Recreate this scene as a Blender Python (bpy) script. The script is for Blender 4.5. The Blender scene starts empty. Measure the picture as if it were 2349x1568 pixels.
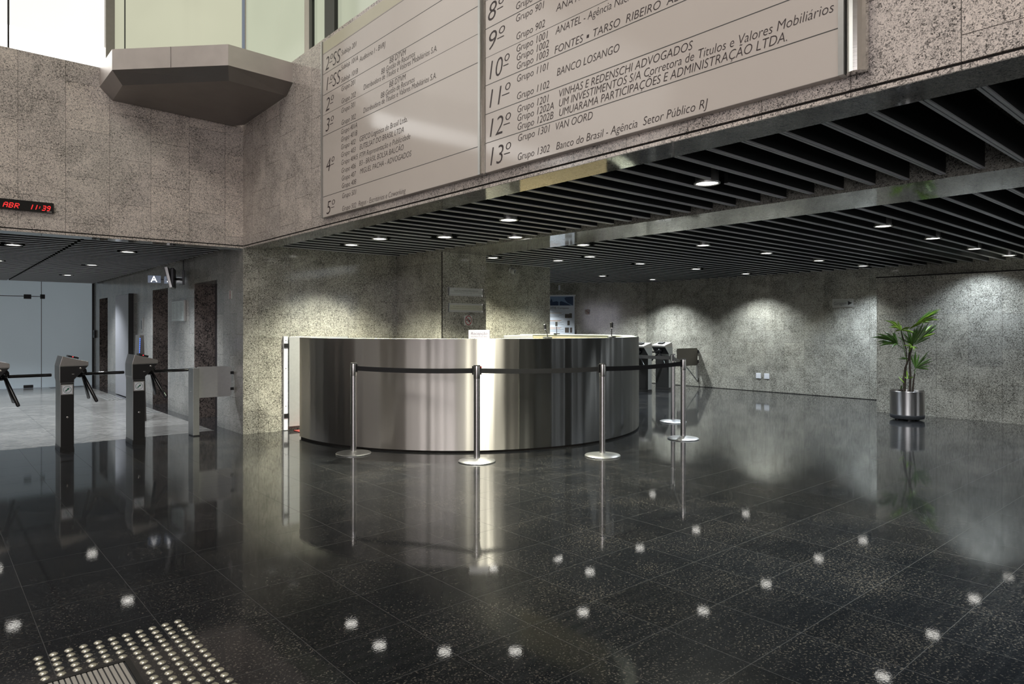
import bpy, bmesh, math, random
from mathutils import Vector, Matrix
random.seed(7)
S = bpy.context.scene
PI = math.pi

# ------------------------------------------------------------------ camera
W_PX, H_PX, F_PX = 2349.0, 1568.0, 1558.0
YAW, EYE, HORIZON = 0.7157, 1.36, 752.0
cam = bpy.data.cameras.new('camera'); cam_o = bpy.data.objects.new('camera', cam)
S.collection.objects.link(cam_o); S.camera = cam_o
cam.sensor_fit = 'HORIZONTAL'; cam.sensor_width = 36.0; cam.lens = 36.0 * F_PX / W_PX
cam.shift_y = -(H_PX / 2 - HORIZON) / W_PX
cam.clip_start = 0.05; cam.clip_end = 200
cam_o.location = (0, 0, EYE); cam_o.rotation_euler = (PI / 2, 0, -YAW)
FW = Vector((math.sin(YAW), math.cos(YAW), 0)); RT = Vector((math.cos(YAW), -math.sin(YAW), 0))

# ------------------------------------------------------------------ world, exposure
wd = bpy.data.worlds.new('world'); S.world = wd; wd.use_nodes = True
wd.node_tree.nodes['Background'].inputs[0].default_value = (0.75, 0.85, 1, 1)
wd.node_tree.nodes['Background'].inputs[1].default_value = 0.25
S.view_settings.view_transform = 'Standard'; S.view_settings.look = 'None'
S.view_settings.exposure = 0.0; S.view_settings.gamma = 1.0; S.view_settings.use_curve_mapping = False
S.cycles.use_denoising = True
S.cycles.max_bounces = 8; S.cycles.diffuse_bounces = 4; S.cycles.glossy_bounces = 5
S.cycles.sample_clamp_indirect = 6.0
S.cycles.caustics_reflective = False; S.cycles.caustics_refractive = False

# area lamps for daylight; the roof and front fill ones are added sources
def area(name, loc, rot, sx, sy, watts, col):
    l = bpy.data.lights.new(name, 'AREA'); l.shape = 'RECTANGLE'; l.size = sx; l.size_y = sy
    l.energy = watts; l.color = col
    o = bpy.data.objects.new(name, l); S.collection.objects.link(o)
    o.location = loc; o.rotation_euler = rot
    return o
SKY_W, FRONT_W, CLERE_W = 210, 70, 18
area('added_roof_lamp', (-0.8, 3.2, 7.2), (0, 0, 0), 2.6, 3.2, SKY_W, (1.0, 0.95, 0.9))  # added lamp below a solid ceiling, placed to throw the balcony's shadow
area('street_daylight', (-6.0, -2.2, 4.9), (0, -PI / 2 + 0.25, 0), 2.0, 4.0, FRONT_W, (1.0, 0.93, 0.86))
area('front_fill', (11.3, -5.9, 1.4), (PI / 2, 0, PI), 2.6, 2.2, 90, (0.93, 0.97, 1.0))  # added fill lamp, lifts the dim space under the slatted ceilings
area('clerestory_daylight', (-2.5, 8.6, 5.6), (-PI / 2 + 0.5, 0, 0), 6.0, 2.0, CLERE_W, (1.0, 0.96, 0.9))

# ------------------------------------------------------------------ pixel helpers (photo measurements -> points of the place)
def ray(px, py): return FW + RT * ((px - W_PX / 2) / F_PX) + Vector((0, 0, (HORIZON - py) / F_PX))
EYEV = Vector((0, 0, EYE))
def at_z(px, py, z=0.0):
    d = ray(px, py); return EYEV + d * ((z - EYE) / d.z)
def at_x(px, py, x):
    d = ray(px, py); return EYEV + d * (x / d.x)
def at_y(px, py, y):
    d = ray(px, py); return EYEV + d * (y / d.y)

# ------------------------------------------------------------------ materials
def lin(c): return tuple(((v / 255.0) / 12.92 if v / 255.0 <= 0.04045 else ((v / 255.0 + 0.055) / 1.055) ** 2.4) for v in c)
def new_mat(name):
    m = bpy.data.materials.new(name); m.use_nodes = True
    return m, m.node_tree.nodes, m.node_tree.links, m.node_tree.nodes['Principled BSDF']
def simple(name, col, rough=0.5, metal=0.0, spec=0.5, emit=None, estr=0.0, mottling=0.08, scale=30):
    m, n, l, b = new_mat(name)
    b.inputs['Roughness'].default_value = rough; b.inputs['Metallic'].default_value = metal
    b.inputs['Specular IOR Level'].default_value = spec
    tc = n.new('ShaderNodeTexCoord'); no = n.new('ShaderNodeTexNoise'); no.inputs['Scale'].default_value = scale
    no.inputs['Detail'].default_value = 4
    l.new(tc.outputs['Object'], no.inputs['Vector'])
    mx = n.new('ShaderNodeMix'); mx.data_type = 'RGBA'
    mx.inputs[6].default_value = (*[max(0, v * (1 - mottling)) for v in col], 1)
    mx.inputs[7].default_value = (*[min(1, v * (1 + mottling)) for v in col], 1)
    l.new(no.outputs['Fac'], mx.inputs[0]); l.new(mx.outputs[2], b.inputs['Base Color'])
    if emit:
        b.inputs['Emission Color'].default_value = (*emit, 1); b.inputs['Emission Strength'].default_value = estr
    return m
def ramp(n, l, src, stops):
    r = n.new('ShaderNodeValToRGB'); e = r.color_ramp.elements
    while len(e) < len(stops): e.new(0.5)
    for i, (p, c) in enumerate(stops): e[i].position = p; e[i].color = (*c, 1)
    l.new(src, r.inputs[0]); return r
SLAB_W, SLAB_H = 0.4225, 0.516
def granite(name, axis, light, mid, dark, u0=0.765, z0=3.548, rough=0.12, joints=True, scale=84, joint_col=(0.09, 0.08, 0.07), sw=SLAB_W, sh=SLAB_H, stretch=(1, 1, 1), rot=(0, 0.6, 0.6), spec=0.5, thr=0.0):
    m, n, l, b = new_mat(name)
    tc = n.new('ShaderNodeTexCoord'); sep = n.new('ShaderNodeSeparateXYZ'); l.new(tc.outputs['Object'], sep.inputs[0])
    mp = n.new('ShaderNodeMapping'); mp.inputs['Rotation'].default_value = rot; mp.inputs['Scale'].default_value = stretch
    l.new(tc.outputs['Object'], mp.inputs['Vector'])
    n1 = n.new('ShaderNodeTexNoise'); n1.inputs['Scale'].default_value = scale; n1.inputs['Detail'].default_value = 5
    n1.inputs['Roughness'].default_value = 0.62; n1.inputs['Distortion'].default_value = 1.6
    n2 = n.new('ShaderNodeTexNoise'); n2.inputs['Scale'].default_value = 3.2; n2.inputs['Detail'].default_value = 4; n2.inputs['Distortion'].default_value = 0.8
    n3 = n.new('ShaderNodeTexNoise'); n3.inputs['Scale'].default_value = scale * 2.7; n3.inputs['Detail'].default_value = 3
    for k in (n1, n2, n3): l.new(mp.outputs[0], k.inputs['Vector'])
    # fleck value = fine noise shifted a little by the large clouding of the stone
    a = n.new('ShaderNodeMath'); a.operation = 'MULTIPLY_ADD'; a.inputs[1].default_value = 0.18; l.new(n2.outputs['Fac'], a.inputs[0]); l.new(n1.outputs['Fac'], a.inputs[2])
    a2 = n.new('ShaderNodeMath'); a2.operation = 'MULTIPLY_ADD'; a2.inputs[1].default_value = 0.22; l.new(n3.outputs['Fac'], a2.inputs[0]); l.new(a.outputs[0], a2.inputs[2])
    r = ramp(n, l, a2.outputs[0], [(0.575 + thr, dark), (0.645 + thr, mid), (0.72 + thr, light), (0.87, tuple(min(1, v * 1.25) for v in light))])
    col = r.outputs[0]
    if joints:
        cv = n.new('ShaderNodeCombineXYZ')
        s1 = n.new('ShaderNodeMath'); s1.operation = 'SUBTRACT'; s1.inputs[1].default_value = z0 - 20 * sh; l.new(sep.outputs['Z'], s1.inputs[0])
        s2 = n.new('ShaderNodeMath'); s2.operation = 'SUBTRACT'; s2.inputs[1].default_value = u0 - 40 * sw; l.new(sep.outputs[axis], s2.inputs[0])
        l.new(s1.outputs[0], cv.inputs[0]); l.new(s2.outputs[0], cv.inputs[1])
        br = n.new('ShaderNodeTexBrick'); br.offset = 0.5; br.offset_frequency = 2
        br.inputs['Scale'].default_value = 1; br.inputs['Brick Width'].default_value = sh; br.inputs['Row Height'].default_value = sw
        br.inputs['Mortar Size'].default_value = 0.0017; br.inputs['Mortar Smooth'].default_value = 0.1; br.inputs['Bias'].default_value = 0
        br.inputs['Color1'].default_value = (0.90, 0.90, 0.90, 1); br.inputs['Color2'].default_value = (1.06, 1.05, 1.03, 1)
        l.new(cv.outputs[0], br.inputs['Vector'])
        mu = n.new('ShaderNodeMix'); mu.data_type = 'RGBA'; mu.blend_type = 'MULTIPLY'; mu.inputs[0].default_value = 1
        l.new(col, mu.inputs[6]); l.new(br.outputs['Color'], mu.inputs[7])
        mj = n.new('ShaderNodeMix'); mj.data_type = 'RGBA'; mj.inputs[7].default_value = (*joint_col, 1)
        l.new(br.outputs['Fac'], mj.inputs[0]); l.new(mu.outputs[2], mj.inputs[6]); col = mj.outputs[2]
    l.new(col, b.inputs['Base Color'])
    b.inputs['Roughness'].default_value = rough; b.inputs['Specular IOR Level'].default_value = spec
    return m
def floor_mat(name, base, fleck, joint, fleck_thr, rough, scale=60, bump=0.0, x0=0.397, y0=1.02, tx=0.428, ty=0.4215, stretch=(1, 1, 1), spec=0.5, coat=0.0, mortar=0.0016):
    m, n, l, b = new_mat(name)
    tc = n.new('ShaderNodeTexCoord'); mp = n.new('ShaderNodeMapping'); mp.inputs['Scale'].default_value = stretch
    l.new(tc.outputs['Object'], mp.inputs['Vector'])
    n1 = n.new('ShaderNodeTexNoise'); n1.inputs['Scale'].default_value = scale; n1.inputs['Detail'].default_value = 5; n1.inputs['Distortion'].default_value = 0.7
    n2 = n.new('ShaderNodeTexNoise'); n2.inputs['Scale'].default_value = 2.2; n2.inputs['Detail'].default_value = 3
    n4 = n.new('ShaderNodeTexNoise'); n4.inputs['Scale'].default_value = 100; n4.inputs['Detail'].default_value = 2
    l.new(mp.outputs[0], n1.inputs['Vector']); l.new(tc.outputs['Object'], n2.inputs['Vector']); l.new(tc.outputs['Object'], n4.inputs['Vector'])
    a = n.new('ShaderNodeMath'); a.operation = 'MULTIPLY_ADD'; a.inputs[1].default_value = 0.22; l.new(n2.outputs['Fac'], a.inputs[0]); l.new(n1.outputs['Fac'], a.inputs[2])
    r = ramp(n, l, a.outputs[0], [(0.45, tuple(v * 0.7 for v in base)), (fleck_thr, base), (fleck_thr + 0.07, fleck), (0.98, tuple(min(1, v * 1.5) for v in fleck))])
    sub = n.new('ShaderNodeVectorMath'); sub.operation = 'SUBTRACT'; sub.inputs[1].default_value = (x0 - 60 * tx, y0 - 60 * ty, 0)
    l.new(tc.outputs['Object'], sub.inputs[0])
    br = n.new('ShaderNodeTexBrick'); br.offset = 0.0; br.inputs['Scale'].default_value = 1
    br.inputs['Brick Width'].default_value = tx; br.inputs['Row Height'].default_value = ty
    br.inputs['Mortar Size'].default_value = mortar; br.inputs['Mortar Smooth'].default_value = 0.15
    br.inputs['Color1'].default_value = (0.8, 0.8, 0.8, 1); br.inputs['Color2'].default_value = (1.15, 1.15, 1.15, 1)
    l.new(sub.outputs[0], br.inputs['Vector'])
    mu = n.new('ShaderNodeMix'); mu.data_type = 'RGBA'; mu.blend_type = 'MULTIPLY'; mu.inputs[0].default_value = 1
    l.new(r.outputs[0], mu.inputs[6]); l.new(br.outputs['Color'], mu.inputs[7])
    mj = n.new('ShaderNodeMix'); mj.data_type = 'RGBA'; mj.inputs[7].default_value = (*joint, 1)
    l.new(br.outputs['Fac'], mj.inputs[0]); l.new(mu.outputs[2], mj.inputs[6]); l.new(mj.outputs[2], b.inputs['Base Color'])
    rr = n.new('ShaderNodeMath'); rr.operation = 'MULTIPLY_ADD'; rr.inputs[1].default_value = 0.06; rr.inputs[2].default_value = rough - 0.03
    l.new(n2.outputs['Fac'], rr.inputs[0]); l.new(rr.outputs[0], b.inputs['Roughness'])
    b.inputs['Specular IOR Level'].default_value = spec
    if coat:
        cw = n.new('ShaderNodeMath'); cw.operation = 'MULTIPLY_ADD'; cw.inputs[1].default_value = -coat * 0.85; cw.inputs[2].default_value = coat; l.new(br.outputs['Fac'], cw.inputs[0]); l.new(cw.outputs[0], b.inputs['Coat Weight']); b.inputs['Coat Roughness'].default_value = 0.025
    if bump:
        bp = n.new('ShaderNodeBump'); bp.inputs['Strength'].default_value = bump; bp.inputs['Distance'].default_value = 0.001
        l.new(n4.outputs['Fac'], bp.inputs['Height']); l.new(bp.outputs[0], b.inputs['Normal']); l.new(bp.outputs[0], b.inputs['Coat Normal'])
    return m
def steel(name, col=(0.62, 0.61, 0.59), rough=0.28, aniso=0.0, axis='Z', waves=0.0, smear=0.1):
    m, n, l, b = new_mat(name)
    b.inputs['Metallic'].default_value = 1; b.inputs['Anisotropic'].default_value = aniso; b.inputs['Anisotropic Rotation'].default_value = 0.25
    tc = n.new('ShaderNodeTexCoord')
    mp = n.new('ShaderNodeMapping'); mp.inputs['Scale'].default_value = {'Z': (3, 3, 220), 'X': (220, 3, 3), 'V': (160, 160, 2)}[axis]
    l.new(tc.outputs['Object'], mp.inputs['Vector'])
    no = n.new('ShaderNodeTexNoise'); no.inputs['Scale'].default_value = 1; no.inputs['Detail'].default_value = 3; l.new(mp.outputs[0], no.inputs['Vector'])
    mx = n.new('ShaderNodeMix'); mx.data_type = 'RGBA'; mx.inputs[6].default_value = (*[v * (1 - smear) for v in col], 1); mx.inputs[7].default_value = (*[min(1, v * (1 + smear)) for v in col], 1)
    l.new(no.outputs['Fac'], mx.inputs[0]); l.new(mx.outputs[2], b.inputs['Base Color'])
    rr = n.new('ShaderNodeMath'); rr.operation = 'MULTIPLY_ADD'; rr.inputs[1].default_value = 0.12; rr.inputs[2].default_value = rough - 0.06
    l.new(no.outputs['Fac'], rr.inputs[0]); l.new(rr.outputs[0], b.inputs['Roughness'])
    if aniso:
        tg = n.new('ShaderNodeTangent'); tg.direction_type = 'RADIAL'; tg.axis = 'Z'; l.new(tg.outputs[0], b.inputs['Tangent'])
    if waves:
        m2 = n.new('ShaderNodeMapping'); m2.inputs['Scale'].default_value = (2.6, 2.6, 0.0); l.new(tc.outputs['Object'], m2.inputs['Vector'])
        w = n.new('ShaderNodeTexNoise'); w.inputs['Scale'].default_value = 1.0; w.inputs['Detail'].default_value = 2; l.new(m2.outputs[0], w.inputs['Vector'])
        bp = n.new('ShaderNodeBump'); bp.inputs['Strength'].default_value = 1.0; bp.inputs['Distance'].default_value = waves
        l.new(w.outputs['Fac'], bp.inputs['Height']); l.new(bp.outputs[0], b.inputs['Normal'])
    return m
def glass_lit(name, col, strength, rough=0.08, spread=0.12):
    m, n, l, b = new_mat(name)
    b.inputs['Base Color'].default_value = (*[v * 0.15 for v in col], 1); b.inputs['Roughness'].default_value = rough
    tc = n.new('ShaderNodeTexCoord'); no = n.new('ShaderNodeTexNoise'); no.inputs['Scale'].default_value = 0.9; no.inputs['Detail'].default_value = 2
    l.new(tc.outputs['Object'], no.inputs['Vector'])
    mx = n.new('ShaderNodeMix'); mx.data_type = 'RGBA'; mx.inputs[6].default_value = (*[v * (1 - spread) for v in col], 1); mx.inputs[7].default_value = (*[v * (1 + spread) for v in col], 1)
    l.new(no.outputs['Fac'], mx.inputs[0]); l.new(mx.outputs[2], b.inputs['Emission Color'])
    b.inputs['Emission Strength'].default_value = strength
    return m

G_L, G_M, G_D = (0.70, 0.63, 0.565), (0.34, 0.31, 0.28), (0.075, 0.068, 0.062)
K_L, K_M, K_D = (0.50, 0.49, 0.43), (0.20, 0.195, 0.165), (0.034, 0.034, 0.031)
M = {}
M['gran_x'] = granite('granite_hall_x', 'X', G_L, G_M, G_D)
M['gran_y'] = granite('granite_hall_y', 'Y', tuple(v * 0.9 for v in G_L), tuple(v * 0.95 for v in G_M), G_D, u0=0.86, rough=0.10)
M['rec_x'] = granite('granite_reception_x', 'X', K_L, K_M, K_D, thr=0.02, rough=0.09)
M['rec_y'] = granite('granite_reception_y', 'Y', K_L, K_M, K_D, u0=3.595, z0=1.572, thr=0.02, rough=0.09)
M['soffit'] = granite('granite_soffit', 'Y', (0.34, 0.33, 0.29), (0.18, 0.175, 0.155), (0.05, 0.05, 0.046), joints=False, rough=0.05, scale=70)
M['jamb'] = granite('granite_lift_jamb', 'X', (0.20, 0.165, 0.145), (0.06, 0.05, 0.045), (0.012, 0.011, 0.011), joints=False, scale=30, rough=0.3)
M['lobby_y'] = granite('granite_lobby_y', 'Y', (0.36, 0.35, 0.32), (0.25, 0.245, 0.22), (0.13, 0.125, 0.11), u0=9.81, z0=1.55, rough=0.16, sw=0.26, sh=0.55, scale=70)
M['floor'] = floor_mat('black_granite_floor', (0.0098, 0.0118, 0.0148), (0.088, 0.080, 0.068), (0.065, 0.066, 0.067), 0.68, 0.26, scale=95, bump=0.065, stretch=(1, 1, 1), spec=0.12, coat=0.8)
M['lobby_floor'] = floor_mat('pale_granite_floor', (0.18, 0.172, 0.158), (0.29, 0.28, 0.255), (0.03, 0.028, 0.026), 0.62, 0.20, scale=26, stretch=(0.35, 3.5, 1), tx=0.856, ty=0.843, mortar=0.003)
M['slat'] = simple('slat_black', (0.012, 0.013, 0.013), 0.5, 0.0, 0.4)
M['slat_edge'] = simple('slat_aluminium_edge', (0.62, 0.63, 0.64), 0.4, 0.2)
M['void'] = simple('ceiling_void_black', (0.006, 0.006, 0.006), 0.9)
M['plaster'] = simple('plaster_grey', (0.30, 0.28, 0.25), 0.8)
M['groove'] = simple('dark_groove', (0.01, 0.008, 0.006), 0.9)
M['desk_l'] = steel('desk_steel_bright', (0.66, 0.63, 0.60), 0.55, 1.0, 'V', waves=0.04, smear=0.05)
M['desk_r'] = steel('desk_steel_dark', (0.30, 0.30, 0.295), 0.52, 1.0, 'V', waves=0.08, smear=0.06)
M['post'] = steel('post_steel', (0.42, 0.41, 0.40), 0.24, 0.0, 'V')
M['chrome'] = steel('chrome', (0.72, 0.71, 0.68), 0.14, 0.0, 'Z', smear=0.04)
M['brushed'] = steel('brushed_steel', (0.60, 0.60, 0.58), 0.33, 0.0, 'X')
M['disc'] = steel('base_disc_steel', (0.78, 0.79, 0.79), 0.35, 0.0, 'X', smear=0.06)
M['alu'] = simple('aluminium_anodised', (0.50, 0.50, 0.48), 0.38, 0.9)
M['gate'] = simple('gate_steel', (0.55, 0.56, 0.56), 0.42, 0.6)
M['turn_side'] = simple('turnstile_side_steel', (0.36, 0.37, 0.355), 0.42, 0.75)
M['turn_lid'] = simple('turnstile_lid_steel', (0.42, 0.405, 0.38), 0.36, 0.85)
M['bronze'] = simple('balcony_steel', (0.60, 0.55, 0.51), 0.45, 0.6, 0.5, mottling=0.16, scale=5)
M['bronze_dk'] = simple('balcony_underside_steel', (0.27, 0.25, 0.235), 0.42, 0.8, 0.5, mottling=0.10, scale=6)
M['black'] = simple('black_plastic', (0.012, 0.012, 0.013), 0.38)
M['black_gloss'] = simple('black_gloss', (0.008, 0.008, 0.009), 0.14)
M['black_paint'] = simple('black_panel', (0.016, 0.016, 0.016), 0.33)
M['belt'] = simple('black_webbing', (0.010, 0.010, 0.011), 0.75)
M['white_plate'] = simple('white_plastic', (0.80, 0.82, 0.86), 0.4, mottling=0.01)
M['paper'] = simple('sign_paper', (0.55, 0.57, 0.54), 0.5, mottling=0.02)
M['paper_cream'] = simple('sign_cream', (0.52, 0.52, 0.41), 0.5, mottling=0.02)
M['board'] = simple('directory_enamel', (0.54, 0.49, 0.435), 0.10, mottling=0.03, scale=3)
M['board_top'] = simple('directory_blank_strip', (0.50, 0.47, 0.34), 0.15, mottling=0.08, scale=4)
M['ink'] = simple('maroon_lettering', (0.022, 0.010, 0.010), 0.45)
M['line'] = simple('row_line', (0.045, 0.045, 0.04), 0.4)
M['red'] = simple('red_print', (0.32, 0.02, 0.018), 0.5)
M['green'] = simple('green_print', (0.012, 0.13, 0.075), 0.5)
M['ink_grey'] = simple('grey_print', (0.22, 0.22, 0.23), 0.5)
M['ink_orange'] = simple('orange_print', (0.42, 0.22, 0.08), 0.5)
M['led'] = simple('red_led', (0.3, 0.0, 0.0), 0.5, emit=(1, 0.03, 0.03), estr=1.3)
M['led_red'] = simple('red_indicator', (0.4, 0.0, 0.0), 0.5, emit=(1, 0.05, 0.06), estr=2.2)
M['led_blue'] = simple('blue_led', (0.0, 0.05, 0.4), 0.5, emit=(0.10, 0.22, 0.9), estr=1.6)
M['screen_A'] = simple('lit_sign_face', (0.08, 0.09, 0.11), 0.15, emit=(0.20, 0.24, 0.32), estr=0.45)
M['white_lit'] = simple('lit_letter', (0.9, 0.9, 0.9), 0.4, emit=(1, 0.98, 0.97), estr=2.2)
M['frost'] = simple('frosted_glass', (0.66, 0.76, 0.82), 0.22, mottling=0.02, scale=1.5, emit=(0.60, 0.70, 0.75), estr=0.15)  # faint bluish glow added to brighten the panes, as if lit from behind
M['rubber'] = simple('dark_rubber', (0.02, 0.022, 0.025), 0.6)
M['soil'] = simple('potting_soil', (0.03, 0.022, 0.016), 0.95)
M['bark'] = simple('palm_cane', (0.032, 0.022, 0.014), 0.85, mottling=0.5, scale=60)
M['leaf'] = simple('palm_leaf', (0.17, 0.30, 0.025), 0.38, mottling=0.35, scale=12)
M['leaf_dk'] = simple('palm_leaf_dark', (0.055, 0.125, 0.018), 0.36, mottling=0.35, scale=12)
M['stud'] = simple('tactile_stud_metal', (0.66, 0.63, 0.52), 0.30, 0.85)
M['mat_rib'] = simple('mat_rib_aluminium', (0.42, 0.40, 0.36), 0.55, 0.3)
M['carpet'] = simple('red_carpet', (0.22, 0.035, 0.03), 0.95)
M['laminate'] = simple('white_laminate', (0.68, 0.72, 0.62), 0.35)
M['wood'] = simple('beige_inner_panel', (0.42, 0.34, 0.20), 0.5)
M['lens'] = simple('lamp_lens', (0.9, 0.9, 0.9), 0.4, emit=(1.0, 0.97, 0.90), estr=7.0)
M['door_dark'] = simple('dark_lift_door', (0.055, 0.05, 0.052), 0.35, 0.6)
M['grey_door'] = simple('pale_steel_door', (0.46, 0.46, 0.48), 0.45, 0.25, mottling=0.05)
M['mull_dk'] = simple('black_mullion', (0.012, 0.012, 0.011), 0.35)
M['mull_lt'] = simple('aluminium_mullion', (0.33, 0.31, 0.27), 0.4, 0.5)
M['mull_bright'] = simple('bright_mullion', (0.55, 0.50, 0.47), 0.35, 0.6)
M['win_day'] = glass_lit('daylight_pane', (1.0, 0.98, 0.93), 1.02, spread=0.10)
M['win_sun'] = glass_lit('sunlit_pane', (1.0, 0.99, 0.96), 3.4)
M['win_green'] = glass_lit('interior_glass_pane', (0.60, 0.60, 0.45), 0.88)
M['win_green2'] = glass_lit('interior_glass_pane_side', (0.47, 0.50, 0.38), 0.86)
M['photo_sky'] = simple('banner_sky_print', (0.22, 0.33, 0.50), 0.5, mottling=0.25, scale=4)
M['photo_tower'] = simple('banner_tower_print', (0.02, 0.05, 0.12), 0.5)
M['banner'] = simple('banner_vinyl', (0.74, 0.79, 0.86), 0.45, mottling=0.01)

# ------------------------------------------------------------------ mesh builder
class MB:
    def __init__(self): self.bm = bmesh.new()
    def quad(self, *pts, mi=0):
        f = self.bm.faces.new([self.bm.verts.new(p) for p in pts]); f.material_index = mi; return self
    def box(self, x0, x1, y0, y1, z0, z1, mi=0, mat=None):
        vs = [(x, y, z) for z in (z0, z1) for x, y in ((x0, y0), (x1, y0), (x1, y1), (x0, y1))]
        if mat is not None: vs = [mat @ Vector(v) for v in vs]
        v = [self.bm.verts.new(p) for p in vs]
        for f in ((3, 2, 1, 0), (4, 5, 6, 7), (0, 1, 5, 4), (1, 2, 6, 5), (2, 3, 7, 6), (3, 0, 4, 7)):
            self.bm.faces.new([v[i] for i in f]).material_index = mi
        return self
    def prism(self, poly, a, b, plane='XZ', mi=0):
        """polygon extruded along the missing axis from a to b"""
        def p3(q, t):
            return {'XZ': (q[0], t, q[1]), 'XY': (q[0], q[1], t), 'YZ': (t, q[0], q[1])}[plane]
        A = [self.bm.verts.new(p3(q, a)) for q in poly]; B = [self.bm.verts.new(p3(q, b)) for q in poly]
        k = len(poly); fs = [self.bm.faces.new(A[::-1]), self.bm.faces.new(B)]
        for i in range(k): fs.append(self.bm.faces.new([A[i], A[(i + 1) % k], B[(i + 1) % k], B[i]]))
        for f in fs: f.material_index = mi
        return self
    def lathe(self, prof, cx=0, cy=0, seg=40, mi=0, mat=None, cap=True):
        rings = []
        for r, z in prof:
            ring = []
            for i in range(seg):
                t = 2 * PI * i / seg; p = Vector((cx + r * math.cos(t), cy + r * math.sin(t), z))
                ring.append(self.bm.verts.new(mat @ p if mat is not None else p))
            rings.append(ring)
        for a, b in zip(rings, rings[1:]):
            for i in range(seg):
                f = self.bm.faces.new([a[i], a[(i + 1) % seg], b[(i + 1) % seg], b[i]]); f.material_index = mi; f.smooth = True
        if cap:
            for r in (rings[0][::-1], rings[-1]): self.bm.faces.new(r).material_index = mi
        return self
    def tube(self, pts, rad, seg=12, mi=0, cap=True):
        pts = [Vector(p) for p in pts]; rads = rad if isinstance(rad, (list, tuple)) else [rad] * len(pts)
        rings = []; up = Vector((0, 0, 1))
        for i, p in enumerate(pts):
            d = (pts[min(i + 1, len(pts) - 1)] - pts[max(i - 1, 0)]).normalized()
            s = d.cross(up)
            if s.length < 1e-3: s = d.cross(Vector((1, 0, 0)))
            s.normalize(); t = s.cross(d)
            rings.append([self.bm.verts.new(p + (s * math.cos(2 * PI * k / seg) + t * math.sin(2 * PI * k / seg)) * rads[i]) for k in range(seg)])
        for a, b in zip(rings, rings[1:]):
            for k in range(seg):
                f = self.bm.faces.new([a[k], a[(k + 1) % seg], b[(k + 1) % seg], b[k]]); f.smooth = True; f.material_index = mi
        if cap:
            self.bm.faces.new(rings[0][::-1]).material_index = mi; self.bm.faces.new(rings[-1]).material_index = mi
        return self
    def ring(self, cx, cy, r0, r1, seg=32, fn=None, mi=0):
        """flat ring in local (u, v), mapped by fn to space"""
        A = []
        for i in range(seg):
            t = 2 * PI * i / seg
            A.append((self.bm.verts.new(fn(cx + r0 * math.cos(t), cy + r0 * math.sin(t))), self.bm.verts.new(fn(cx + r1 * math.cos(t), cy + r1 * math.sin(t)))))
        for i in range(seg):
            a, b = A[i], A[(i + 1) % seg]; self.bm.faces.new([a[0], a[1], b[1], b[0]]).material_index = mi
        return self
    def poly(self, pts, fn=None, mi=0):
        self.bm.faces.new([self.bm.verts.new(fn(*p) if fn else p) for p in pts]).material_index = mi; return self
    def build(self, name, mats, parent=None, bevel=0.0, loc=None):
        bmesh.ops.recalc_face_normals(self.bm, faces=self.bm.faces)
        for e in self.bm.edges:
            if len(e.link_faces) == 2 and e.calc_face_angle(0.0) > 0.7: e.smooth = False
        me = bpy.data.meshes.new(name); self.bm.to_mesh(me); self.bm.free()
        for m in (mats if isinstance(mats, (list, tuple)) else [mats]): me.materials.append(m)
        o = bpy.data.objects.new(name, me); S.collection.objects.link(o)
        if parent: o.parent = parent
        if loc: o.location = loc
        if bevel:
            bv = o.modifiers.new('bevel', 'BEVEL'); bv.width = bevel; bv.segments = 2; bv.limit_method = 'ANGLE'; bv.angle_limit = 0.6
        return o
def tag(o, label=None, cat=None, group=None, kind=None):
    if label: o['label'] = label
    if cat: o['category'] = cat
    if group: o['group'] = group
    if kind: o['kind'] = kind
    return o
def thing(name, label, cat, loc=(0, 0, 0), rz=0.0, group=None):
    o = bpy.data.objects.new(name, None); S.collection.objects.link(o); o.empty_display_size = 0.1
    o.location = loc; o.rotation_euler = (0, 0, rz)
    return tag(o, label, cat, group)
def struct(name, mb, mats, parent=None, bevel=0.0, label=None):
    o = mb.build(name, mats, parent, bevel)
    if not parent: o['kind'] = 'structure'
    if label: o['label'] = label
    return o
def copy_tree(root, loc, rz=0.0, label=None):
    r = root.copy(); S.collection.objects.link(r); r.location = loc; r.rotation_euler = (0, 0, rz)
    if label: r['label'] = label
    for ch in list(root.children):
        c = ch.copy(); S.collection.objects.link(c); c.parent = r
        for g in list(ch.children):
            d = g.copy(); S.collection.objects.link(d); d.parent = c
    return r
# lettering: outlines of the built-in typeface, as faces in a plane
_txt_cache = {}
def glyphs(s, shear):
    key = (s, shear)
    if key in _txt_cache: return _txt_cache[key]
    cu = bpy.data.curves.new('lettering_source', 'FONT'); cu.body = s; cu.size = 1.0; cu.shear = shear; cu.resolution_u = 3; cu.offset = -0.011 if shear else 0.0
    ob = bpy.data.objects.new('lettering_source', cu); S.collection.objects.link(ob)
    dg = bpy.context.evaluated_depsgraph_get(); ev = ob.evaluated_get(dg); me = ev.to_mesh()
    v = [(p.co.x, p.co.y) for p in me.vertices]; f = [tuple(p.vertices) for p in me.polygons]
    ev.to_mesh_clear(); bpy.data.objects.remove(ob); bpy.data.curves.remove(cu)
    _txt_cache[key] = (v, f); return v, f
_hv = glyphs('H', 0.0)[0]; CAP = max(p[1] for p in _hv)
def write(mb, s, u, v, cap, fn, width=None, shear=0.2, mi=0, center=False, condense=0.8):
    gv, gf = glyphs(s, shear)
    if not gv: return
    k = cap / CAP; x0 = min(p[0] for p in gv); x1 = max(p[0] for p in gv)
    kx = width / (x1 - x0) if width else k * condense
    off = u - x0 * kx - ((x1 - x0) * kx / 2 if center else 0)
    vs = [mb.bm.verts.new(fn(off + p[0] * kx, v + p[1] * k)) for p in gv]
    for f in gf:
        try: mb.bm.faces.new([vs[i] for i in f]).material_index = mi
        except ValueError: pass

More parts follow.
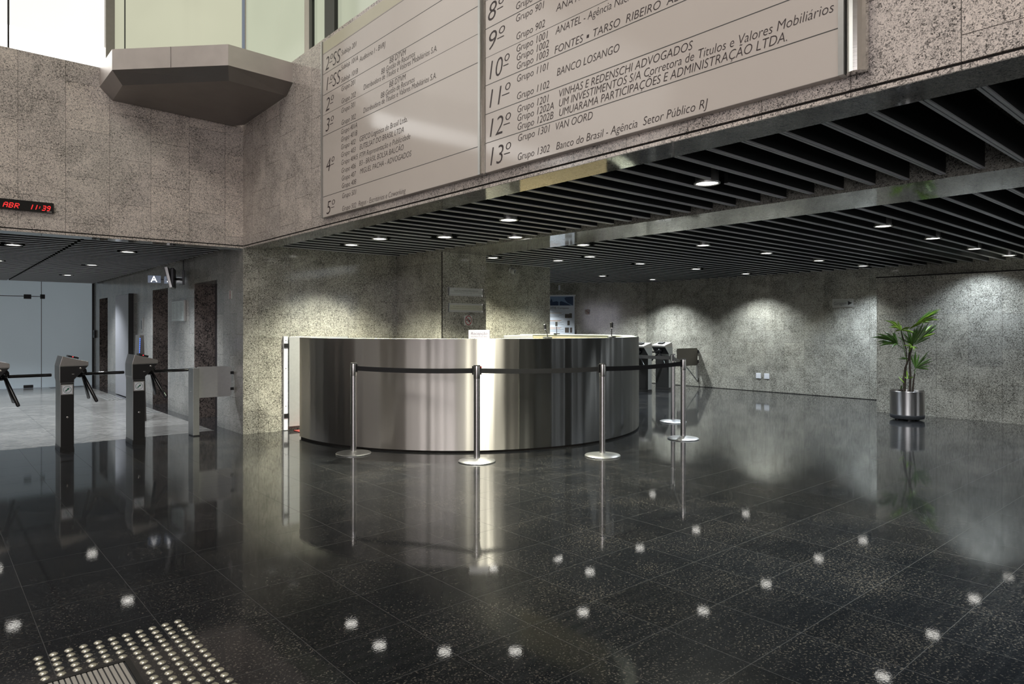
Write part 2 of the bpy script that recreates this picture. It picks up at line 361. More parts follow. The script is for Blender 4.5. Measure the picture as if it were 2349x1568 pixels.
# ------------------------------------------------------------------ the setting
XC, YC = 3.10, 8.80            # directory wall plane, clock wall plane
ZB, ZS1, ZS3 = 2.40, 2.42, 2.48
X3 = 13.60; YW2 = 9.17
struct('floor', MB().box(-6.3, 16, -6.3, 9.405, -0.2, 0).box(2.93, 16, 9.405, 19.5, -0.2, 0), M['floor'])
struct('floor_lobby', MB().box(-3, 2.93, 9.405, 18.75, -0.2, 0.0005), M['lobby_floor'])
# clock wall above the lobby opening, with its shadow groove and lower lip
struct('wall_clock', MB().box(-6.3, XC + 0.3, YC, YC + 0.23, 2.412, 4.287), M['gran_x'])
struct('trim_1', MB().box(-6.3, XC, YC + 0.012, YC + 0.22, 2.398, 2.414), M['groove'])
struct('trim_2', MB().box(-6.3, XC, YC, YC + 0.235, 2.375, 2.399), M['gran_x'])
struct('beam_lobby', MB().box(-6.3, XC + 0.02, YC + 0.003, YC + 0.25, 2.374, 2.376), M['soffit'])
# directory wall (fascia) along Y with groove, lip and polished soffit
struct('wall_directory', MB().box(XC, XC + 0.27, -6.2, YC, 2.412, 4.31), M['gran_y'])
struct('trim_3', MB().box(XC + 0.012, XC + 0.25, -6.2, YC, 2.398, 2.414), M['groove'])
struct('trim_4', MB().box(XC, XC + 0.27, -6.2, YC, 2.379, 2.399), M['gran_y'])
struct('beam_soffit', MB().box(XC + 0.002, 3.375, -6.2, YC, 2.376, 2.380), M['soffit'])
# walls under the slatted ceilings
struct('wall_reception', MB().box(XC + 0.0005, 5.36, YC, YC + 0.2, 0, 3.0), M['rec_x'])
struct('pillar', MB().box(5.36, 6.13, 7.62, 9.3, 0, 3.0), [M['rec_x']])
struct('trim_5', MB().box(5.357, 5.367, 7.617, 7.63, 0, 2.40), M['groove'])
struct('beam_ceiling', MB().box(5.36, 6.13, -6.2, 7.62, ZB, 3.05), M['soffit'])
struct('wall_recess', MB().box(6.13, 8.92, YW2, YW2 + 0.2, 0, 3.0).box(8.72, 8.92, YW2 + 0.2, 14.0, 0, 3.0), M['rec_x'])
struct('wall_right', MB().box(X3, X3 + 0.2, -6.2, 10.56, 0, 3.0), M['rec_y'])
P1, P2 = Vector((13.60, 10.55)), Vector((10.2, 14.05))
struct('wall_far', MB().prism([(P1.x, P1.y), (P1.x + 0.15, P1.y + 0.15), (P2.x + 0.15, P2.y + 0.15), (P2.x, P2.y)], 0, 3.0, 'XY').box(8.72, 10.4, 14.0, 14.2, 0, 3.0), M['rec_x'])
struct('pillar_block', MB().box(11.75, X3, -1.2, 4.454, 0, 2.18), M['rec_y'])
struct('trim_6', MB().box(11.735, 11.75, -1.2, 4.46, 2.172, 2.19), M['groove'])
struct('baseboard_right', MB().box(X3 - 0.004, X3, 4.5, 10.5, 0, 0.012), M['groove'])
# where the round downlights sit (they interrupt the slats)
LAMPS = []
WARM, COOL, NEUT = (1.0, 0.98, 0.80), (0.78, 0.88, 1.0), (0.90, 0.96, 0.98)
E_WARM, E_COOL, E_LOB = 360.0, 300.0, 240.0
GF, GR, GL = 'downlights over the reception desk', 'downlights in the rear slatted ceiling', 'downlights in the lift lobby ceiling'
for px, py, lab in ((1622, 421, 'largest-looking round downlight, below the 13º row of the directory'), (1167, 505, 'round downlight in the middle of the front slatted bay'),
        (871, 548, 'round downlight over the desk, second from the corner wall'), (1020, 544, 'round downlight over the desk, just left of the pillar'),
        (806, 562, 'round downlight closest to the granite wall behind the desk gate'), (1187, 545, 'round downlight touching the granite ceiling beam by the pillar')):
    q = at_z(px, py, ZS1); LAMPS.append((min(q.x, 5.25), q.y, ZS1, lab, GF, WARM, E_WARM))
ords = ['highest', 'second highest', 'third highest', 'lowest']
ROWS = [('row nearest the palm', ((2026, 519), (2140, 547), (2235, 571), (2315, 586))), ('row over the corner belt post', ((1613, 563), (1758, 581), (1878, 598), (1980, 610))),
        ('row just behind the round desk', ((1353, 589), (1468, 605), (1597, 617), (1711, 628)))]
for r, (rn, pts) in enumerate(ROWS):
    for k, (px, py) in enumerate(pts):
        q = at_z(px, py, ZS3)
        LAMPS.append((q.x, q.y, ZS3, 'round downlight in the rear ceiling, %s of the %s' % (ords[k], rn), GR, COOL if (r + k) % 2 == 0 else NEUT, E_COOL * (0.42 if (r, k) == (0, 2) else 0.75 if r == 0 else 0.85)))
for px, py, lab in ((1382, 633, 'round downlight nearest the hanging banner, by the far wall'), (1497, 641, 'round downlight lowest in the photo, over the far turnstiles')):
    q = at_z(px, py, ZS3); LAMPS.append((q.x, q.y, ZS3, lab, GR, NEUT, E_COOL * 1.3))
for px, py, lab in ((1338, 562, 'round downlight beside the rear edge of the granite ceiling beam'), (1280, 598, 'round downlight nearest the pillar over the back of the desk')):
    q = at_z(px, py, ZS3); LAMPS.append((q.x, q.y, ZS3, lab, GR, WARM, E_WARM))
LAMPS.append((6.9, 8.4, ZS3, 'round downlight hidden behind the beam beside the small camera', GR, WARM, E_WARM))
for px, py, lab in ((31, 562, 'lobby downlight closest to the left picture edge'), (293, 578, 'lobby downlight nearest the hall, above the third turnstile'), (211, 608, 'lobby downlight in the middle of the row towards the glass'), (155, 631, 'faint lobby downlight nearest the frosted glass')):
    q = at_z(px, py, 2.41); LAMPS.append((q.x, q.y, 2.41, lab, GL, (0.86, 0.92, 1.0), E_LOB))
for x, y in ((0.889, 13.3), (0.889, 16.1)): LAMPS.append((x, y, 2.41, 'lobby downlight hidden beyond the left picture edge', GL, (0.86, 0.92, 1.0), E_LOB))
LAMPS.append((10.9, 12.1, ZS3, 'round downlight hidden behind the recess wall, before the hanging banner', GR, NEUT, E_COOL * 1.7))
# the same fittings carry on over the part of the hall beside the camera
for x, y in ((4.48, 0.6), (4.48, -1.7), (7.95, 0.7), (9.5, 0.7), (7.95, -1.5), (9.5, -1.5)):
    LAMPS.append((x, y, ZS1 if x < 5 else ZS3, 'round downlight beyond the right picture edge', GR, NEUT, E_COOL))
# slatted ceilings
def slat_bay(name, x_of, ys, z, h=0.20, joints=(), stagger=0.11, gap=0.006):
    a = MB()
    for y in ys:
        x0, x1 = x_of(y)
        if x1 - x0 < 0.1: continue
        cuts = [x0] + [j + stagger * ((k := int(round(y / 0.229))) % 3 - 1) for j in joints if x0 + 0.3 < j < x1 - 0.3] + [x1]
        segs = list(zip(cuts, cuts[1:]))
        for lx, ly, lz in [(q[0], q[1], q[2]) for q in LAMPS]:
            if abs(lz - z) < 0.03 and abs(ly - y) < 0.125:
                hw = 0.108; ns = []
                for s0, s1 in segs:
                    if lx + hw <= s0 or lx - hw >= s1: ns.append((s0, s1)); continue
                    if lx - hw - s0 > 0.05: ns.append((s0, lx - hw))
                    if s1 - lx - hw > 0.05: ns.append((lx + hw, s1))
                segs = ns
        for s0, s1 in segs:
            a.box(s0, s1 - gap, y - 0.016, y + 0.016, z + 0.006, z + h)
            a.box(s0 + 0.004, s1 - gap - 0.004, y - 0.019, y - 0.0025, z, z + 0.008, mi=1)
            a.box(s0 + 0.004, s1 - gap - 0.004, y + 0.0025, y + 0.019, z, z + 0.008, mi=1)
    return struct(name, a, [M['slat'], M['slat_edge']])
y1 = [3.422 + 0.229 * k for k in range(-35, 24)]
slat_bay('ceiling_slats_front', lambda y: (3.39, 5.345), y1, ZS1)
y3 = [3.379 + 0.2344 * k for k in range(-35, 46)]
def x_span3(y):
    x0 = 6.14 if y < YW2 else 8.95
    x1 = X3 - 0.02
    if y > 10.5: x1 = min(x1, P1.x + (P2.x - P1.x) * (y - P1.y) / (P2.y - P1.y) - 0.04)
    return x0, x1
slat_bay('ceiling_slats_rear', x_span3, [y for y in y3 if abs(y - YW2) > 0.05 and y < 13.8], ZS3, joints=(8.9, 11.2))
yl = [9.16 + 0.229 * k for k in range(0, 42)]
slat_bay('ceiling_slats_lobby', lambda y: (-3, 3.09), yl, 2.41, joints=(1.45,), stagger=0.0, gap=0.03)
struct('ceiling_void', MB().box(XC + 0.25, 14, -6.2, 14.2, 2.98, 3.05).box(-3.2, 3.3, 9.03, 19.2, 2.72, 2.78), M['void'])
# lift lobby
LY = 18.75
openings = [(9.81, 10.86, 0.36), (12.31, 13.30, 0.36), (17.16, 18.08, 0.36)]
lw = MB(); yy = YC + 0.004
for a, b, d in openings + [(18.9, 18.9, 0)]:
    lw.box(XC, XC + 0.36, yy, a, 0, 2.03); yy = b
lw.box(XC, XC + 0.36, YC + 0.23, 18.9, 2.03, 2.75).box(XC, XC + 0.36, YC + 0.004, YC + 0.23, 2.03, 2.374)
struct('wall_lift_lobby', lw, M['lobby_y'])
jm = MB(); dd = []
for i, (a, b, d) in enumerate(openings):
    jm.box(XC + 0.004, XC + 0.36, b - 0.006, b + 0.002, 0, 2.028)
    jm.box(XC + 0.004, XC + 0.36, a - 0.002, a + 0.006, 0, 2.028)
    o = struct('door_%d' % (i + 1), MB().box(XC + 0.30, XC + 0.34, a + 0.006, (a + b) / 2 - 0.002, 0.002, 2.026).box(XC + 0.30, XC + 0.34, (a + b) / 2 + 0.002, b - 0.006, 0.002, 2.026), M['door_dark'])
struct('trim_7', jm, M['jamb'])
struct('wall_lobby_left', MB().box(-3.2, -3.0, 9.03, 19.0, 0, 2.75), M['lobby_y'])
struct('floor_border', MB().box(2.2, 2.93, 18.35, 18.74, -0.01, 0.002), M['door_dark'])
# frosted glass screen across the end of the lobby: a fixed pane, a door leaf and an overpanel
gx = at_y(95, 780, LY).x
d4 = struct('door_4', MB().box(0.55, gx - 0.006, LY, LY + 0.012, 0.012, 2.07), M['frost'])
hg = MB()
for px, py in ((63, 680), (97, 680)):
    p = at_y(px, py, LY); hg.box(p.x - 0.07 if px < 90 else p.x - 0.04, p.x + 0.07 if px < 90 else p.x + 0.05, LY - 0.02, LY + 0.02, p.z - 0.05, p.z + 0.05)
p = at_y(65, 889, LY); hg.box(p.x - 0.09, p.x + 0.09, LY - 0.02, LY + 0.02, 0.005, 0.075)
hg.build('patch_fitting', M['black'], d4, 0.006)
struct('window_1', MB().box(gx + 0.006, 3.09, LY, LY + 0.012, 0.004, 2.62), M['frost'])
struct('window_2', MB().box(-3, gx - 0.006, LY, LY + 0.012, 2.085, 2.62).box(-3, 0.54, LY, LY + 0.012, 0.004, 2.07), M['frost'])
struct('trim_8', MB().box(3.06, 3.098, LY - 0.03, LY + 0.03, 0, 2.6).box(gx - 0.006, gx + 0.006, LY + 0.001, LY + 0.011, 0.004, 2.6).box(-3, gx, LY + 0.002, LY + 0.011, 2.07, 2.085), M['mull_dk'])
# clerestory glazing on top of both walls
ZW = 4.287
struct('window_3', MB().box(-6.2, 1.575, YC + 0.10, YC + 0.12, 4.56, 7.2), M['win_day'])
struct('window_4', MB().box(-6.2, 1.575, YC + 0.10, YC + 0.12, ZW, 4.56), M['win_sun'])
struct('window_5', MB().box(1.665, 1.775, YC + 0.10, YC + 0.12, ZW, 7.2).box(1.79, 3.12, YC + 0.10, YC + 0.12, ZW, 7.2), M['win_green'])
struct('window_6', MB().box(XC + 0.06, XC + 0.08, 7.06, YC + 0.08, ZW, 7.2).box(XC + 0.06, XC + 0.08, 6.52, 6.84, ZW, 7.2).box(XC + 0.06, XC + 0.08, -6, 6.3, ZW, 7.2), M['win_green2'])
struct('trim_9', MB().box(1.575, 1.665, YC + 0.02, YC + 0.16, ZW, 7.2), M['mull_lt'])
struct('trim_10', MB().box(1.778, 1.787, YC + 0.09, YC + 0.125, ZW, 7.2).box(0.683, 0.70, YC + 0.085, YC + 0.13, ZW, 7.2), M['mull_dk'])
struct('trim_11', MB().box(XC + 0.04, XC + 0.10, 6.91, 7.05, ZW, 7.2), M['mull_bright'])
struct('trim_12', MB().box(XC + 0.03, XC + 0.10, 6.84, 6.91, ZW, 7.2).box(XC + 0.02, XC + 0.12, 6.30, 6.52, ZW, 7.2).box(XC + 0.04, XC + 0.10, 6.52, 6.84, 4.86, 4.92), M['mull_dk'])
struct('trim_13', MB().box(XC + 0.05, XC + 0.09, 8.86, 8.885, ZW, 7.2), M['mull_bright'])
# the rest of the tall hall, behind and beside the camera
struct('ceiling_hall', MB().box(-6.3, 3.4, -6.3, 9.2, 7.3, 7.4), M['plaster'])
struct('roof_lamp_frame', MB().box(-2.2, -2.1, 1.5, 4.9, 7.15, 7.3).box(0.5, 0.6, 1.5, 4.9, 7.15, 7.3).box(-2.1, 0.5, 1.5, 1.6, 7.15, 7.3).box(-2.1, 0.5, 4.8, 4.9, 7.15, 7.3), M['mull_lt'])  # frame added around the bare roof lamp; no opening behind it
hl = MB().box(-6.3, -6.15, -6.3, -4.6, 0, 7.3).box(-6.3, -6.15, 0.2, 9.0, 0, 7.3).box(-6.3, -6.15, -4.6, 0.2, 5.9, 7.3)
struct('wall_left', hl, M['gran_y'])
struct('wall_back', MB().box(-6.3, -5.0, -6.3, -6.15, 0, 7.3).box(-2.2, 10, -6.3, -6.15, 0, 7.3).box(10, 12.6, -6.3, -6.15, 2.5, 7.3).box(12.6, 14, -6.3, -6.15, 0, 7.3).box(-5.0, -2.2, -6.3, -6.15, 3.6, 7.3), M['gran_x'])
struct('window_7', MB().box(-6.24, -6.22, -4.6, 0.2, 0.05, 5.9), glass_lit('street_glass', (1.0, 0.94, 0.98), 4.4))
struct('window_8', MB().box(-5.0, -2.2, -6.24, -6.22, 0.05, 3.6), glass_lit('street_glass_back', (0.93, 0.90, 1.0), 3.9))
struct('fill_window', MB().box(10, 12.6, -6.24, -6.22, 0.05, 2.5), glass_lit('fill_glass_side', (0.93, 0.97, 1.0), 1.5))  # unseen glowing pane added as fill light under the slats
mu = MB()
for y in (-4.6, -3.0, -1.4, 0.2): mu.box(-6.22, -6.12, y - 0.05, y + 0.05, 0, 5.9)
for x in (-5.0, -4.05, -3.1, -2.2): mu.box(x - 0.05, x + 0.05, -6.22, -6.12, 0, 3.6)
mu.box(-6.22, -6.12, -4.6, 0.2, 2.5, 2.62).box(-5.0, -2.2, -6.22, -6.12, 2.5, 2.62)
struct('trim_14', mu, M['mull_dk'])

# ------------------------------------------------------------------ directory boards
XS = XC - 0.05
def bfn(x=XS - 0.0015): return lambda u, v: (x, -u, v)       # u grows towards the camera's right (-Y)
def c3(x, y): return at_x(720 + x / 3.0154, y / 3.0154, XS)
def c4(x, y): return at_x(1100 + x / 2.61, y / 2.61, XS)
def board(name, label, ya, yb, lines, texts, conv, caps, blank):
    t = thing(name, label, 'sign', (XS, (ya + yb) / 2, 2.47))
    def loc(o): o.location = -Vector(t.location); return o
    loc(MB().box(XS, XC, yb, ya, 2.47, 4.235).build('panel', M['board'], t, 0.003))
    if blank: loc(MB().box(XS - 0.001, XS + 0.004, yb + 0.006, ya - 0.006, 4.115, 4.228).build('blank_strip', M['board_top'], t))
    for z, th in lines: loc(MB().box(XS - 0.001, XS + 0.001, yb + 0.004, ya - 0.004, z - th, z + th).build('row_line', M['line'], t))
    for s, (x, y), x1, cap in texts:
        le = MB()
        a = conv(x, y); n = s.split('|')[0]; full = s.replace('|', '')
        b = conv(x1, y - (x1 - x) * 0.3); wdt = abs(a.y - b.y)
        gv = glyphs(n, 0.22)[0]; w0 = max(p[0] for p in gv) - min(p[0] for p in gv)
        gf_ = glyphs(full, 0.22)[0]; w1 = max(p[0] for p in gf_) - min(p[0] for p in gf_)
        write(le, full, -a.y, a.z, cap, bfn(), width=wdt * w1 / w0, shear=0.22)
        if 'º' in s and cap > 0.1:
            pre = s[:s.index('º')]; k = cap / CAP; xs0 = min(p[0] for p in gv)
            wp = max(p[0] for p in glyphs(pre, 0.22)[0]); wo = max(p[0] for p in glyphs(pre + 'º', 0.22)[0])
            kx = wdt / w0; ua = -a.y + (wp - xs0) * kx + 0.004; ub = -a.y + (wo - xs0) * kx - 0.012
            z_ = a.z + cap * 0.40; le.poly([(ua, z_), (ub, z_), (ub + 0.001, z_ + 0.006), (ua + 0.001, z_ + 0.006)], bfn())
        loc(le.build('lettering', M['ink'], t))
    return t, loc
CN, CG, CT = 0.128, 0.047, 0.047
L_TEXT = [('2ºSS', (80, 490), 186, CN), ('1ºSS', (88, 627), 186, CN), ('2º', (82, 772), 138, CN), ('3º', (82, 913), 138, CN), ('4º', (86, 1190), 143, CN), ('5º', (88, 1483), 146, CN),
    ('Subloja 201', (192, 385), 295, CG), ('Subloja 101A', (190, 487), 305, CG), ('Auditório I - BVRJ', (316, 430), 495, CT), ('Subloja 101B', (190, 572), 305, CG),
    ('Grupo 201', (192, 633), 287, CG), ('Grupo 202', (193, 718), 290, CG), ('BB DTVM', (524, 440), 637, CT), ('BB Gestão de Recursos', (467, 515), 700, CT),
    ('Distribuidora de Títulos e Valores Mobiliários S.A.', (345, 623), 852, CT),
    ('Grupo 301', (192, 783), 287, CG), ('Grupo 302', (193, 866), 290, CG), ('BB DTVM', (522, 605), 636, CT), ('BB Gestão de Recursos', (464, 680), 698, CT),
    ('Distribuidora de Títulos e Valores Mobiliários S.A.', (343, 783), 847, CT),
    ('Grupo 401A', (190, 930), 300, CG), ('Grupo 401B', (190, 982), 300, CG), ('Grupo 402', (190, 1035), 288, CG), ('Grupo 403', (191, 1088), 289, CG),
    ('Grupo 404/5', (192, 1142), 305, CG), ('Grupo 406', (193, 1197), 290, CG), ('Grupo 407', (195, 1250), 292, CG), ('Grupo 408', (195, 1303), 293, CG),
    ('GEFCO Logística do Brasil Ltda.', (317, 980), 647, CT), ('EUTELSAT DO BRASIL LTDA', (318, 1036), 622, CT), ('FTPI Representação e Publicidade', (316, 1094), 668, CT),
    ('B3 - BRASIL BOLSA BALCÃO', (315, 1148), 622, CT), ('MIGUEL PACHÁ - ADVOGADOS', (320, 1203), 675, CT),
    ('Grupo 501', (197, 1372), 293, CG), ('Grupo 502', (197, 1460), 293, CG), ('Regus - Escritórios e Coworking', (310, 1425), 636, CT)]
R_TEXT = [('8º', (52, 132), 148, CN), ('9º', (58, 303), 153, CN), ('10º', (60, 478), 180, CN), ('11º', (60, 648), 186, CN), ('12º', (62, 822), 188, CN), ('13º', (65, 993), 189, CN),
    ('Grupo 802', (220, 60), 390, CG), ('Grupo 901', (220, 133), 388, CG), ('Grupo 902', (222, 240), 392, CG),
    ('ANATEL| - Agência Nacional de Telecomunicações', (458, 72), 640, CT), ('ANATEL - Agência| Nacional de Telecomunicações', (455, 208), 790, CT),
    ('Grupo 1001', (223, 313), 410, CG), ('Grupo 1002', (224, 365), 415, CG), ('Grupo 1003', (225, 417), 415, CG),
    ('FONTES ▪ TARSO  RIBEIRO|  ADVOGADOS', (450, 323), 1085, CT), ('Grupo 1101', (226, 492), 413, CG), ('BANCO LOSANGO', (464, 455), 838, CT), ('Grupo 1102', (226, 597), 418, CG),
    ('Grupo 1201', (228, 675), 415, CG), ('Grupo 1202A', (228, 727), 445, CG), ('Grupo 1202B', (229, 780), 443, CG),
    ('VINHAS E REDENSCHI ADVOGADOS', (478, 583), 1278, CT), ('UM INVESTIMENTOS S/A Corretora de Títulos e Valores Mobiliários', (477, 640), 2122, CT),
    ('UMUARAMA PARTICIPAÇÕES E ADMINISTRAÇÃO LTDA.', (478, 697), 1842, CT), ('Grupo 1301', (232, 847), 422, CG), ('Grupo 1302', (230, 960), 420, CG),
    ('VAN OORD', (457, 780), 678, CT), ('Banco do Brasil - Agência  Setor Público RJ', (460, 897), 1368, CT)]
tk, tn = 0.0022, 0.0013
bl, loc_l = board('directory_board', 'cream directory board with floors 2ºSS to 5º, beside the steel balcony', 6.411, 3.872,
    [(4.107, tn), (3.905, tk), (3.696, tk), (3.495, tn), (3.287, tn if 0 else tk), (2.676, tk)], L_TEXT, c3, None, True)
br_, loc_r = board('directory_board', 'cream directory board with floors 8º to 13º, ending in a thick steel post', 3.80, 1.312,
    [(3.905, tn), (3.70, tn), (3.497, tk), (3.291, tn), (3.093, tk), (2.887, tk), (2.681, tk)], R_TEXT, c4, None, False)
def half_post(y0, y1):
    prof = []
    for i in range(9):
        t = PI * i / 8; prof.append((XS + 0.03 - 0.055 * math.sin(t), (y0 + y1) / 2 - (y1 - y0) / 2 * math.cos(t)))
    return MB().prism(prof, 2.468, 4.24, 'XY')
loc_l(half_post(3.80, 3.845).build('divider_post', M['chrome'], bl))
for y0, y1 in ((3.848, 3.872), (6.411, 6.435)): loc_l(MB().box(XS - 0.012, XC, y0, y1, 2.468, 4.24).build('edge_rail', M['alu'], bl))
loc_r(half_post(1.20, 1.288).build('end_post', M['chrome'], br_))
loc_r(MB().box(XS - 0.012, XC, 1.288, 1.312, 2.468, 4.24).build('edge_rail', M['alu'], br_))

# ------------------------------------------------------------------ red LED clock
SEG = {'A': ["01110", "10001", "10001", "11111", "10001", "10001", "10001"], 'B': ["11110", "10001", "10001", "11110", "10001", "10001", "11110"],
       'R': ["11110", "10001", "10001", "11110", "10100", "10010", "10001"], '1': ["00100"] * 7, '3': ["11110", "00001", "00001", "01110", "00001", "00001", "11110"],
       '9': ["01110", "10001", "10001", "01111", "00001", "00001", "01110"], ':': ["00000", "00000", "00100", "00000", "00100", "00000", "00000"]}
ck = thing('led_clock', 'black LED clock reading ABR 11:39 in red on the granite wall', 'clock', (0.7, YC, 2.59))
KY = YC - 0.06
def ck_loc(o): o.location = -Vector(ck.location); return o
ck_loc(MB().box(-0.15, 1.075, KY, YC, 2.592, 2.70).build('housing', M['black_gloss'], ck, 0.004))
def led_char(c, px0, px1, pyb, pyt):
    a, b, tt = at_y(px0, pyb, KY), at_y(px1, pyb, KY), at_y(px0, pyt, KY)
    h = tt.z - a.z; dg = MB()
    for r, row in enumerate(SEG[c]):
        for q, bit in enumerate(row):
            if bit == '1':
                z = a.z + h * (6 - r) / 6; x = a.x + (b.x - a.x) * q / 4 + 0.012 * (6 - r) / 6
                dg.box(x - 0.0032, x + 0.0032, KY - 0.0022, KY, z - 0.0042, z + 0.0042)
    ck_loc(dg.build('digit', M['led'], ck))
for c, x0, x1, yb, yt in (('A', 7, 15.5, 472.8, 463), ('B', 20, 28, 474.5, 464.5), ('R', 33, 41.5, 475.8, 466), ('1', 68.5, 75.5, 478.5, 469.5), ('1', 79, 85.5, 479.3, 470.5), (':', 86.5, 92.5, 479.7, 471), ('3', 97, 103, 481.8, 472), ('9', 107, 113, 482.5, 472.8)):
    led_char(c, x0, x1, yb, yt)
p = at_y(113, 486, KY); ck_loc(MB().box(p.x - 0.022, p.x + 0.022, KY - 0.002, KY, p.z - 0.003, p.z + 0.003).build('name_tag', M['alu'], ck))

# ------------------------------------------------------------------ faceted steel balcony in the corner
bz = thing('balcony', 'faceted brown steel balcony jutting from the corner between clock wall and directory board', 'balcony', (2.3, 8.0, 3.93))
def bz_loc(o): o.location = -Vector(bz.location); return o
zt, zl = 4.287, 4.070
top = [(1.511, YC), (1.511, 8.14), (2.388, 7.21), (XC - 0.002, 7.25)]
m = MB()
for a, b in zip(top, top[1:]): m.quad((*a, zl), (*b, zl), (*b, zt), (*a, zt))
inn = [(1.55, YC), (1.55, 8.16), (2.40, 7.26), (XC - 0.002, 7.30)]
for i in range(3): m.quad((*top[i], zt), (*top[i + 1], zt), (*inn[i + 1], zt), (*inn[i], zt))
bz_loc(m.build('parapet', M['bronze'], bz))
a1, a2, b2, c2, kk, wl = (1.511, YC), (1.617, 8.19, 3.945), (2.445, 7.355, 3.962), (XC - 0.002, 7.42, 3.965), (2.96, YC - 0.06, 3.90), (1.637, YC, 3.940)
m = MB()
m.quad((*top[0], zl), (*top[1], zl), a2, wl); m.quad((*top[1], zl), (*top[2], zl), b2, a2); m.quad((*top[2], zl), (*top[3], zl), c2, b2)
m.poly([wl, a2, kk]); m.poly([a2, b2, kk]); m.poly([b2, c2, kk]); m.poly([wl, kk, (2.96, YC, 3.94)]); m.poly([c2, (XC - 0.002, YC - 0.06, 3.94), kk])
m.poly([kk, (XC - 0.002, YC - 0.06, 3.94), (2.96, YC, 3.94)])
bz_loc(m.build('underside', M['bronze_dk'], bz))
f0 = Vector((1.511, 8.14, 0)).lerp(Vector((2.388, 7.21, 0)), 0.51)
bz_loc(MB().tube([(f0.x - 0.0015, f0.y - 0.0015, zl + 0.002), (f0.x - 0.0015, f0.y - 0.0015, zt - 0.002)], 0.0022, 6).build('seam', M['bronze_dk'], bz))

# ------------------------------------------------------------------ reception desk
DC, DR, DZ = Vector((5.974, 7.864)), 2.451, 1.242
def ang(px, py): q = at_z(px, py); return math.atan2(q.y - DC.y, q.x - DC.x)
A_END = ang(699, 1003) % (2 * PI); A_SEAM = ang(1191, 1034) % (2 * PI); A_R1 = math.radians(348); A_R2 = math.radians(388)
dk = thing('reception_desk', 'round reception desk clad in brushed stainless steel sheets', 'desk', (DC.x, DC.y, 0))
def arc(r0, r1, a0, a1, z0, z1, seg):
    b = MB(); P = []
    for i in range(seg + 1):
        t = a0 + (a1 - a0) * i / seg; c, s = math.cos(t), math.sin(t)
        P.append([b.bm.verts.new(v) for v in ((r1 * c, r1 * s, z0), (r1 * c, r1 * s, z1), (r0 * c, r0 * s, z1), (r0 * c, r0 * s, z0))])
    for u, v in zip(P, P[1:]):
        for k in range(4):
            f = b.bm.faces.new([u[k], v[k], v[(k + 1) % 4], u[(k + 1) % 4]]); f.smooth = (k in (0, 2))
    b.bm.faces.new(P[0]); b.bm.faces.new(P[-1][::-1])
    return b
g = 0.0012
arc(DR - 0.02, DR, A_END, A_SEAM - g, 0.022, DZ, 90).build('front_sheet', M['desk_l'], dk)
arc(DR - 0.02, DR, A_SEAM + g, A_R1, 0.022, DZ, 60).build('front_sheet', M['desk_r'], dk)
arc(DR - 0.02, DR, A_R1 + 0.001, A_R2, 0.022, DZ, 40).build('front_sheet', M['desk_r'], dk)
arc(DR - 0.06, DR - 0.012, A_END + 0.005, A_R2 - 0.005, 0, 0.024, 120).build('plinth', M['groove'], dk)
arc(DR - 0.22, DR - 0.021, A_END + 0.002, A_R2 - 0.002, DZ - 0.03, DZ - 0.002, 140).build('countertop', M['laminate'], dk)
arc(DR - 0.24, DR - 0.06, A_R1 - 0.6, A_R2, DZ, DZ + 0.012, 60).build('worktop', M['laminate'], dk)
arc(DR - 0.24, DR - 0.22, A_R1 - 0.2, A_R2, 0.5, DZ - 0.03, 40).build('inner_panel', M['wood'], dk)

# hinged steel gate between desk and wall
gt = thing('desk_gate', 'steel gate on a white hinge post between the granite wall and the desk', 'gate', (3.62, YC, 0))
MB().box(0.0, 0.055, -0.035, -0.002, 0.005, 1.25).build('hinge_post', M['white_plate'], gt, 0.002)
MB().box(0.068, 0.92, -0.05, -0.022, 0.05, 1.245).build('gate_leaf', M['gate'], gt, 0.002)
for z in (0.17, 1.10): MB().box(0.002, 0.075, -0.046, -0.03, z, z + 0.055).build('hinge', M['black'], gt)
st = MB()
for z in (0.32, 0.82, 1.19): st.box(0.022, 0.032, -0.039, -0.034, z, z + 0.01)
st.build('screw', M['black'], gt)
MB().box(3.72, 4.3, 8.45, 8.70, 0.0, 0.008).build('rug', M['carpet'])
tag(bpy.data.objects['rug'], 'strip of red carpet showing under the steel gate behind the desk', 'carpet')

# ------------------------------------------------------------------ stanchions and belts
ST = [(3.532, 6.678), (4.273, 5.46), (5.472, 4.825), (7.06, 4.916), (8.23, 5.904)]
ST_L = ['steel belt post beside the desk gate, with one belt only', 'steel belt post with a red tab and black belts on both sides',
        'steel belt post before the dark sheets of the desk, beside the mid-belt', 'steel belt post at the corner where the belt turns back past the desk',
        'steel belt post standing behind the corner post, turned towards the far turnstiles']
first = thing('barrier_post', ST_L[0], 'barrier post', (*ST[0], 0), 0, 'belt barrier posts around the desk')
MB().lathe([(0.188, 0.0), (0.19, 0.008), (0.184, 0.014), (0.10, 0.022), (0.045, 0.031), (0.030, 0.036)], seg=48).build('base', M['disc'], first)
MB().lathe([(0.032, 0.034), (0.032, 0.845)], seg=28).build('pole', M['post'], first)
hd = MB().lathe([(0.0335, 0.845), (0.0345, 0.848), (0.0345, 0.968), (0.0325, 0.968), (0.0325, 0.974)], seg=28); hd.build('head', M['chrome'], first)
MB().lathe([(0.033, 0.974), (0.036, 0.976), (0.034, 0.983)], seg=28).build('cap', M['black'], first)
posts = [first] + [copy_tree(first, (*q, 0), 0, ST_L[i + 1]) for i, q in enumerate(ST[1:])]
